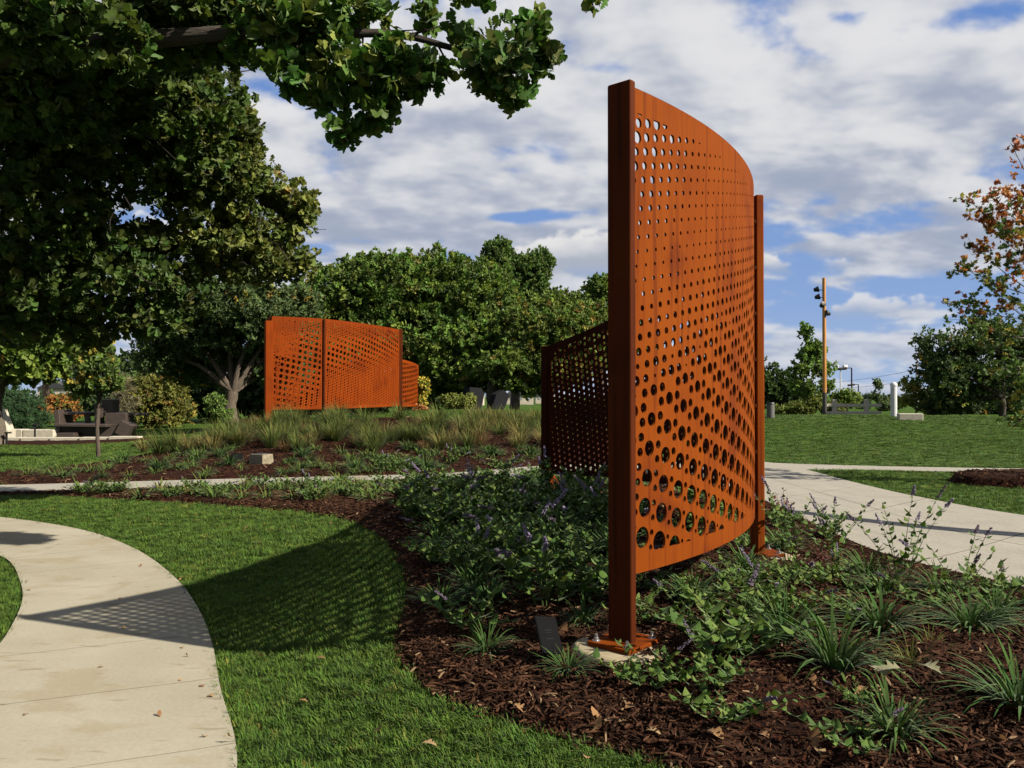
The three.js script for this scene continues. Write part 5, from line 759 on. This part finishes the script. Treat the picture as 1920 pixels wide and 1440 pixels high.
// fallen leaves
{
  const r = rng(431), mats = [[0.26, 0.14, 0.055], [0.20, 0.10, 0.04], [0.32, 0.21, 0.10]].map((c) => leafMat(...c, 0.05)), g = [leafGeo(OAK, 0.09, 0.5, 1.6), leafGeo(OAK, 0.07, -0.4, -1.4)];
  const leaf = (x, y, s, label, group) => { const o = mesh('fallen_leaf', g[Math.floor(r() * 2)], mats[Math.floor(r() * 3)]); o.position.copy(onGround(x, y, 0.045)); o.quaternion.copy(E(-1.3 + 0.6 * (r() - 0.5), r() * 6.28, (r() - 0.5) * 0.8)); o.scale.setScalar(s); tag(o, label, 'leaf', group); return o; };
  for (const [x, y, s, label] of [[1044, 1205, 1.2, 'curled tan oak leaf against the right side of the black plaque'], [1475, 1295, 1.1, 'tan leaf on the mulch below the broad strappy tuft'], [1528, 1305, 0.8, 'pale tan leaf right of the other under the broad tuft'], [1525, 1430, 1.2, 'tan oak leaf at the bottom edge of the view'], [1320, 1390, 1.1, 'tan oak leaf lying at the front mulch edge'], [1108, 1392, 1.0, 'light tan leaf where the mulch meets the lawn']]) leaf(x, y, s, label);
  for (let k = 0; k < 46; k++) { const x = 780 + 1130 * r(), y = 1150 + 285 * r(), [X, d] = G(x, y); if (within(O.bed, X, d, 0.05)) leaf(x, y, 0.45 + 0.5 * r(), 'small dry tan leaf lying on the near mulch', 'dry leaves on the near mulch'); }
  for (const [x, y] of [[490, 1243], [465, 995], [620, 990], [560, 1330], [700, 1390], [520, 1100], [1108, 1440], [440, 1400], [820, 1420], [610, 1250], [380, 1010], [300, 990]]) leaf(x, y, 0.4 + 0.35 * r(), 'single dry leaf lying on the near lawn', 'dry leaves on the near lawn');
  for (const [x, y] of [[195, 1258], [230, 1127], [258, 1133], [342, 1223], [355, 1237], [372, 1294], [390, 1312], [340, 1285], [390, 1387], [45, 1351], [215, 1086], [262, 1067], [335, 1093], [48, 1112], [300, 1353], [232, 1186]]) leaf(x, y, 0.35 + 0.2 * r(), 'tiny dry leaf on the left concrete path', 'tiny leaves on the left path').position.y -= 0.021;
  { const p = onGround(1690, 1385), list = []; for (let k = 0; k < 3; k++) { const q = leafGeo(MAPLE, 0.11, 0.4, 1.2); q.rotateX(-1.2); q.rotateY(k * 1.7); q.translate(0.07 * k - 0.07, 0.02 * k, 0.02); list.push(q); } const o = mesh('dry_leaf', mergeGeometries(list), leafMat(0.20, 0.19, 0.10, 0.05)); o.position.copy(p).add(new THREE.Vector3(0, 0.26, 0)); tag(o, 'pale dry lobed leaf caught on the front right strappy tuft', 'leaf'); }
}

// ------------------------------------------------------------------ plaques, the stone block
function lettering(lines, w, h) { const c = document.createElement('canvas'); c.width = 256; c.height = Math.round(256 * h / w); const g = c.getContext('2d'); g.fillStyle = 'rgb(16,16,17)'; g.fillRect(0, 0, c.width, c.height); g.textAlign = 'center'; lines.forEach(([s, y, px, col]) => { g.fillStyle = col; g.fillRect(128 - s / 2, y * c.height, s, px); }); const t = new THREE.CanvasTexture(c); t.colorSpace = THREE.SRGBColorSpace; return t; }
function plaque(label, pos, turn, tilt, w, h, stake) {
  const t = thing('plaque', label, 'sign', pos, turn);
  const f = mesh('sign_plate', box(w, h, 0.012, 0, 0, 0, 0.004), M.plaque, t); f.position.set(0, stake + h * 0.42, 0); f.rotation.x = -tilt;
  const print = mesh('print', new THREE.PlaneGeometry(w * 0.92, h * 0.9), dull({ roughness: 0.9, map: lettering([[90, 0.36, 5, 'rgb(44,44,44)'], [70, 0.44, 4, 'rgb(38,38,38)'], [90, 0.62, 5, 'rgb(42,42,42)']], w, h) }), f); print.position.z = 0.008;
  mesh('stake', box(0.02, stake + h * 0.42 + 0.05, 0.012, 0, (stake + h * 0.42) / 2 - 0.06, -0.012, 0.003), M.blackMetal, t); return t;
}
plaque('black tilted plaque on a stake in the mulch left of the near post', onGround(1020, 1252), 0.45, 0.7, 0.125, 0.20, 0.08).rotation.z = -0.16;
plaque('small black sign in the mulch left of the stone block', onGround(444, 872), 0.2, 0.6, 0.24, 0.16, 0.12);
plaque('black tilted plaque at the left end of the far path', onGround(172, 924), -0.9, 0.8, 0.24, 0.26, 0.06);
{
  const t = thing('stone_block', 'squared limestone block with a dark top plate on the mulch slope', 'stone', onGround(490, 873), -0.55);
  const g = new THREE.BoxGeometry(0.40, 0.27, 0.30, 12, 9, 10); { const p = g.attributes.position; for (let i = 0; i < p.count; i++) { const x = p.getX(i), y = p.getY(i), z = p.getZ(i), k = 1 + 0.07 * (noise3(x * 9, y * 9, z * 9) + 0.5 * noise3(x * 22, y * 22, z * 22)) - 0.03 * Math.max(0, Math.abs(x) / 0.2 + Math.abs(z) / 0.15 + Math.abs(y) / 0.135 - 2.2); p.setXYZ(i, x * k, y * (y > 0.13 ? 1 : k), z * k); } g.computeVertexNormals(); }
  mesh('stone', g, M.stone, t).position.y = 0.11; mesh('top_plate', box(0.27, 0.012, 0.17, 0, 0.252, 0, 0.003), M.grey, t);
}

// ------------------------------------------------------------------ things on the left lawn and in the distance
{
  // bronze sculpture
  const c = under(182, 33), t = thing('bronze_sculpture', 'low blocky dark bronze sculpture with a raised box and slanting walls', 'sculpture', c, 0.12), m = (px) => px * 33 / F;
  const part = (name, x, y, w, h, d, z = 0, rz = 0, ry = 0) => mesh(name, box(m(w), m(h), d, m(x - 182), m(818 - y) , z, 0.02, ry, 0, rz), M.bronze, t);
  part('base_slab', 182, 806, 118, 24, 1.2, 0); part('ledge', 172, 795, 90, 5, 1.6, 0.3, -0.02); part('slanted_wall', 124, 788, 9, 42, 1.3, 0, 0.10); part('lintel', 145, 774, 42, 5, 0.9, -0.2); part('pillar', 164, 784, 5, 22, 0.4, -0.1, 0.15); part('tall_box', 201, 761, 20, 26, 0.7, -0.3); part('column', 189, 780, 10, 40, 0.5, 0.15); part('block', 223, 793, 38, 40, 1.0, 0); part('beam', 252, 776, 40, 5, 0.5, -0.1); part('prow', 240, 803, 22, 26, 0.8, 0.3, -0.5); part('step', 150, 812, 30, 8, 1.9, 0.35);
}
{
  const wall = new THREE.Group(); wall.name = numbered('seat_wall'); scene.add(wall); tag(wall, 'low white limestone seat wall along the far left lawn', 'wall');
  for (let k = 0; k < 6; k++) { const o = mesh('block', box(1.18, 0.40, 0.5, 0, 0.13, 0, 0.03), M.stoneWhite, wall), X = -24.2 + k * 1.2; o.position.copy(V(X, 32.0 - (k > 9 ? 0.0 : 0), 0)); }
  const kerb = new THREE.Group(); kerb.name = numbered('stone_kerb'); scene.add(kerb); tag(kerb, 'thin pale limestone kerb in front of the bronze sculpture', 'kerb');
  for (let k = 0; k < 8; k++) { const o = mesh('block', box(1.06, 0.16, 0.4, 0, 0.05, 0, 0.02), M.stoneWhite, kerb); o.position.copy(V(-21.5 + k * 1.08, 30.2 - 0.05 * k, 0)); }
  const seat = thing('white_bench', 'white wedge shaped stone seat at the far left edge', 'bench', under(2, 31), 0.2); const sh = new THREE.Shape([[-0.7, 0], [0.45, 0], [0.2, 0.75], [-0.7, 0.75]].map((p) => new THREE.Vector2(...p))); mesh('seat_block', new THREE.ExtrudeGeometry(sh, { depth: 0.6, bevelSize: 0.02, bevelThickness: 0.02, bevelSegments: 2 }), M.stoneWhite, seat).position.y = 0.35; mesh('foot_block', box(1.4, 0.4, 0.7, -0.2, 0.18, 0.3, 0.02), M.stoneWhite, seat);
  const light = (x, y, d, h, label) => { const t = thing('path_light', label, 'light', under(x, d)); mesh('stem', box(0.05, h, 0.05, 0, h / 2, 0, 0.005), M.blackMetal, t); mesh('lamp_head', box(0.17, 0.05, 0.12, 0.05, h, 0, 0.01), M.blackMetal, t); };
  light(13, 835, 26.8, 0.42, 'short black path light in the left grass'); light(66, 810, 31.2, 0.55, 'short black path light in front of the seat wall');
}
{ // dark angular sculptures in the shade under the oaks
  const slab = (label, x, d, pts, turn) => { const t = thing('stone_sculpture', label, 'sculpture', under(x, d, -0.05), turn), s = new THREE.Shape(pts.map((p) => new THREE.Vector2(...p))); mesh('slab', new THREE.ExtrudeGeometry(s, { depth: 0.45, bevelSize: 0.03, bevelThickness: 0.03, bevelSegments: 2 }), M.darkStone, t); };
  slab('dark grey angular slab leaning under the oaks, left of the dark trunk', 920, 33, [[-0.22, 0], [0.26, 0], [0.58, 0.66], [0.36, 0.86], [0.02, 0.70]], 0.5); slab('dark grey angular slab behind the rounded light bush', 880, 35, [[-0.40, 0], [0.22, 0], [0.44, 0.80], [0.30, 1.02], [-0.24, 1.06]], 0.6);
  const house = (label, x0, x1, y0, y1, d, roof) => { const c = under((x0 + x1) / 2, d), w = (x1 - x0) * d / F, h = Math.max(1.5, (EYE + (740 - y0) / F * d) - c.y), t = thing('building', label, 'building', c); mesh('wall', box(w, h, 5, 0, h / 2, -2.5, 0.02), M.stoneWhite, t); mesh('roof', (() => { const s = new THREE.Shape([[-w * 0.54, 0], [w * 0.54, 0], [0, roof]].map((p) => new THREE.Vector2(...p))); return new THREE.ExtrudeGeometry(s, { depth: 5.6, bevelEnabled: false }); })(), M.grey, t).position.set(0, h, -5.3); for (let k = 0; k < 3; k++) mesh('window', box(w * 0.14, h * 0.3, 0.06, w * (-0.3 + 0.3 * k), h * 0.62, 0.01, 0.01), M.glassy, t); };
  house('pale house with a grey roof glimpsed right of the dark forked trunk', 950, 1000, 752, 770, 120, 1.6); house('second pale house glimpsed left of the dark screen', 1004, 1040, 748, 772, 135, 1.8); house('white building glimpsed through the trees on the far left', 70, 130, 728, 760, 130, 1.2); house('pale house glimpsed under the oaks behind the leaning slab', 880, 906, 762, 772, 110, 0.6);
}
{ // right hand distance
  const D = 50, pole = under(1546, D), t = thing('light_pole', 'tall orange and black pole with four black spotlights on the right hill', 'light pole', pole), y = (py) => EYE + (740 - py) / F * D - pole.y;
  mesh('lower_pole', cyl(0.125, 0.12, y(733), 0, -0.1, 0, 24), M.poleDark, t); const up = mesh('upper_pole', cyl(0.12, 0.105, y(521) - y(733) + 0.1, 0, y(733) - 0.1, 0, 24), M.poleGold, t); up.rotation.z = 0.0;
  for (const [px, py, dir] of [[1530, 543, -1], [1532, 557, -1], [1541, 572, -0.3], [1551, 588, 1]]) {
    const s = new THREE.Group(); s.name = 'spotlight'; t.add(s); s.position.set((px - 1546) * D / F, y(py), 0.12);
    const lamp = mesh('lamp_head', (() => { const g = new THREE.LatheGeometry([[0, -0.16], [0.10, -0.15], [0.15, 0.02], [0.19, 0.14], [0.17, 0.15], [0.0, 0.12]].map((p) => new THREE.Vector2(...p)), 20); return g; })(), M.blackMetal, s); lamp.rotation.set(0.9, 0, dir * 1.2);
    const arm = mesh('arm', box(Math.abs(px - 1546) * D / F, 0.05, 0.05, -(px - 1546) * D / F / 2, -0.02, -0.06, 0.01), M.blackMetal, s); arm.userData = {};
  }
  const lamp = (label, x, yTop, d, mat, kind) => { const b = under(x, d), q = thing('street_lamp', label, 'street lamp', b), h = EYE + (740 - yTop) / F * d - b.y; mesh('pole', cyl(0.09, 0.07, h, 0, 0, 0, 12), mat, q); if (kind === 'arm') { mesh('arm', box(0.7, 0.09, 0.1, -0.35, h, 0, 0.02), mat, q); mesh('lamp_head', box(0.9, 0.26, 0.45, -0.95, h - 0.06, 0, 0.08, 0, 0, 0.12), mat, q); } else { mesh('cross_bar', box(1.4, 0.08, 0.08, 0, h - 0.1, 0, 0.02), mat, q); for (const s of [-1, 1]) mesh('flood_light', box(0.75, 0.62, 0.35, s * 0.62, h + 0.25, 0, 0.12, s * 0.5), kind === 'flood' ? M.white : mat, q); } };
  lamp('dark street lamp with one arm reaching left, beyond the hill', 1597, 690, 85, M.blackMetal, 'arm'); lamp('smaller dark street lamp right of the larger one', 1609.5, 721, 110, M.blackMetal, 'arm'); lamp('pale twin floodlight pole left of the dark street lamp', 1576, 692, 110, M.white, 'flood');
  { const b = under(1719, 120), q = thing('utility_pole', 'white utility pole rising behind the yellow green tree', 'utility pole', b), h = EYE + (740 - 678) / F * 120 - b.y; mesh('pole', cyl(0.22, 0.16, h, 0, 0, 0, 12), M.white, q); mesh('cross_arm', box(1.9, 0.14, 0.14, 0, h - 0.7, 0, 0.02), M.white, q); }
  for (const [y0, y1, label] of [[716, 693, 'upper power line above the far lamps'], [728, 712, 'lower power line above the far lamps']]) { const w = mesh('power_line', limb([W(1560, y0 + 2, 140), W(1640, (y0 + y1) / 2 + 3, 132), W(1719, y1, 121)], 0.025, 0.025, 5, 10, 0), M.grey); tag(w, label, 'cable'); }
  { const b = onGround(1676, 781), q = thing('white_post', 'round white capped post on the crest of the right hill', 'post', b), d = -b.z, h = (781 - 713) / F * d; mesh('shaft', cyl(0.125, 0.125, h * 0.9, 0, -0.1, 0, 24), M.white, q); mesh('cap', (() => { const g = new THREE.LatheGeometry([[0, 0.14], [0.09, 0.12], [0.14, 0.05], [0.145, -0.03], [0.125, -0.03]].map((p) => new THREE.Vector2(...p)), 24); g.translate(0, h * 0.9 - 0.06, 0); return g; })(), M.white, q); }
  { const q = thing('limestone_slab', 'pale limestone slab half sunk in the hill beside the white post', 'stone', onGround(1706, 787), -0.25); mesh('slab', box(0.85, 0.42, 0.5, 0, 0.03, 0, 0.03), M.stoneWhite, q); }
  { const b = under(1600, 48), q = thing('rail_fence', 'weathered pale timber rail fence with two posts behind the hill crest', 'fence', b); const wood = M.stoneWhite; for (const x of [-1.1, 0.75]) mesh('fence_post', box(0.24, 1.35, 0.2, x, 0.35, 0, 0.02), wood, q); mesh('rail', box(3.2, 0.18, 0.1, 0, 0.68, 0.06, 0.02), wood, q); mesh('rail', box(3.2, 0.16, 0.1, 0, 0.25, 0.06, 0.02), wood, q); }
  { const b = onGround(1445, 784), q = thing('litter_bin', 'grey cylindrical litter bin on the hill beside the near screen', 'bin', b), s = -b.z / F; mesh('body', cyl(7.2 * s, 7.2 * s, 29 * s, 0, -0.05, 0, 24), M.can, q); mesh('lid', cyl(8 * s, 7 * s, 3.5 * s, 0, 29 * s - 0.06, 0, 24), M.blackMetal, q); }
}
{ // steel post outside the frame on the right, whose shadow crosses the walk
  const t = thing('steel_post', 'rusted steel post standing outside the view on the right, throwing a shadow on the walk', 'post', V(8.15, 8.5)); mesh('shaft', box(0.26, 3.7, 0.22, 0, 1.85, 0, 0.01), M.rustPost, t);
}
{ const seen = new Set(); scene.traverse((o) => { if (o.material && !seen.has(o.material)) { seen.add(o.material); o.material.color.multiplyScalar(0.76); } }); }   // one step darker all over: the photograph is exposed for deep shade against a bright sky
renderer.render(scene, camera);
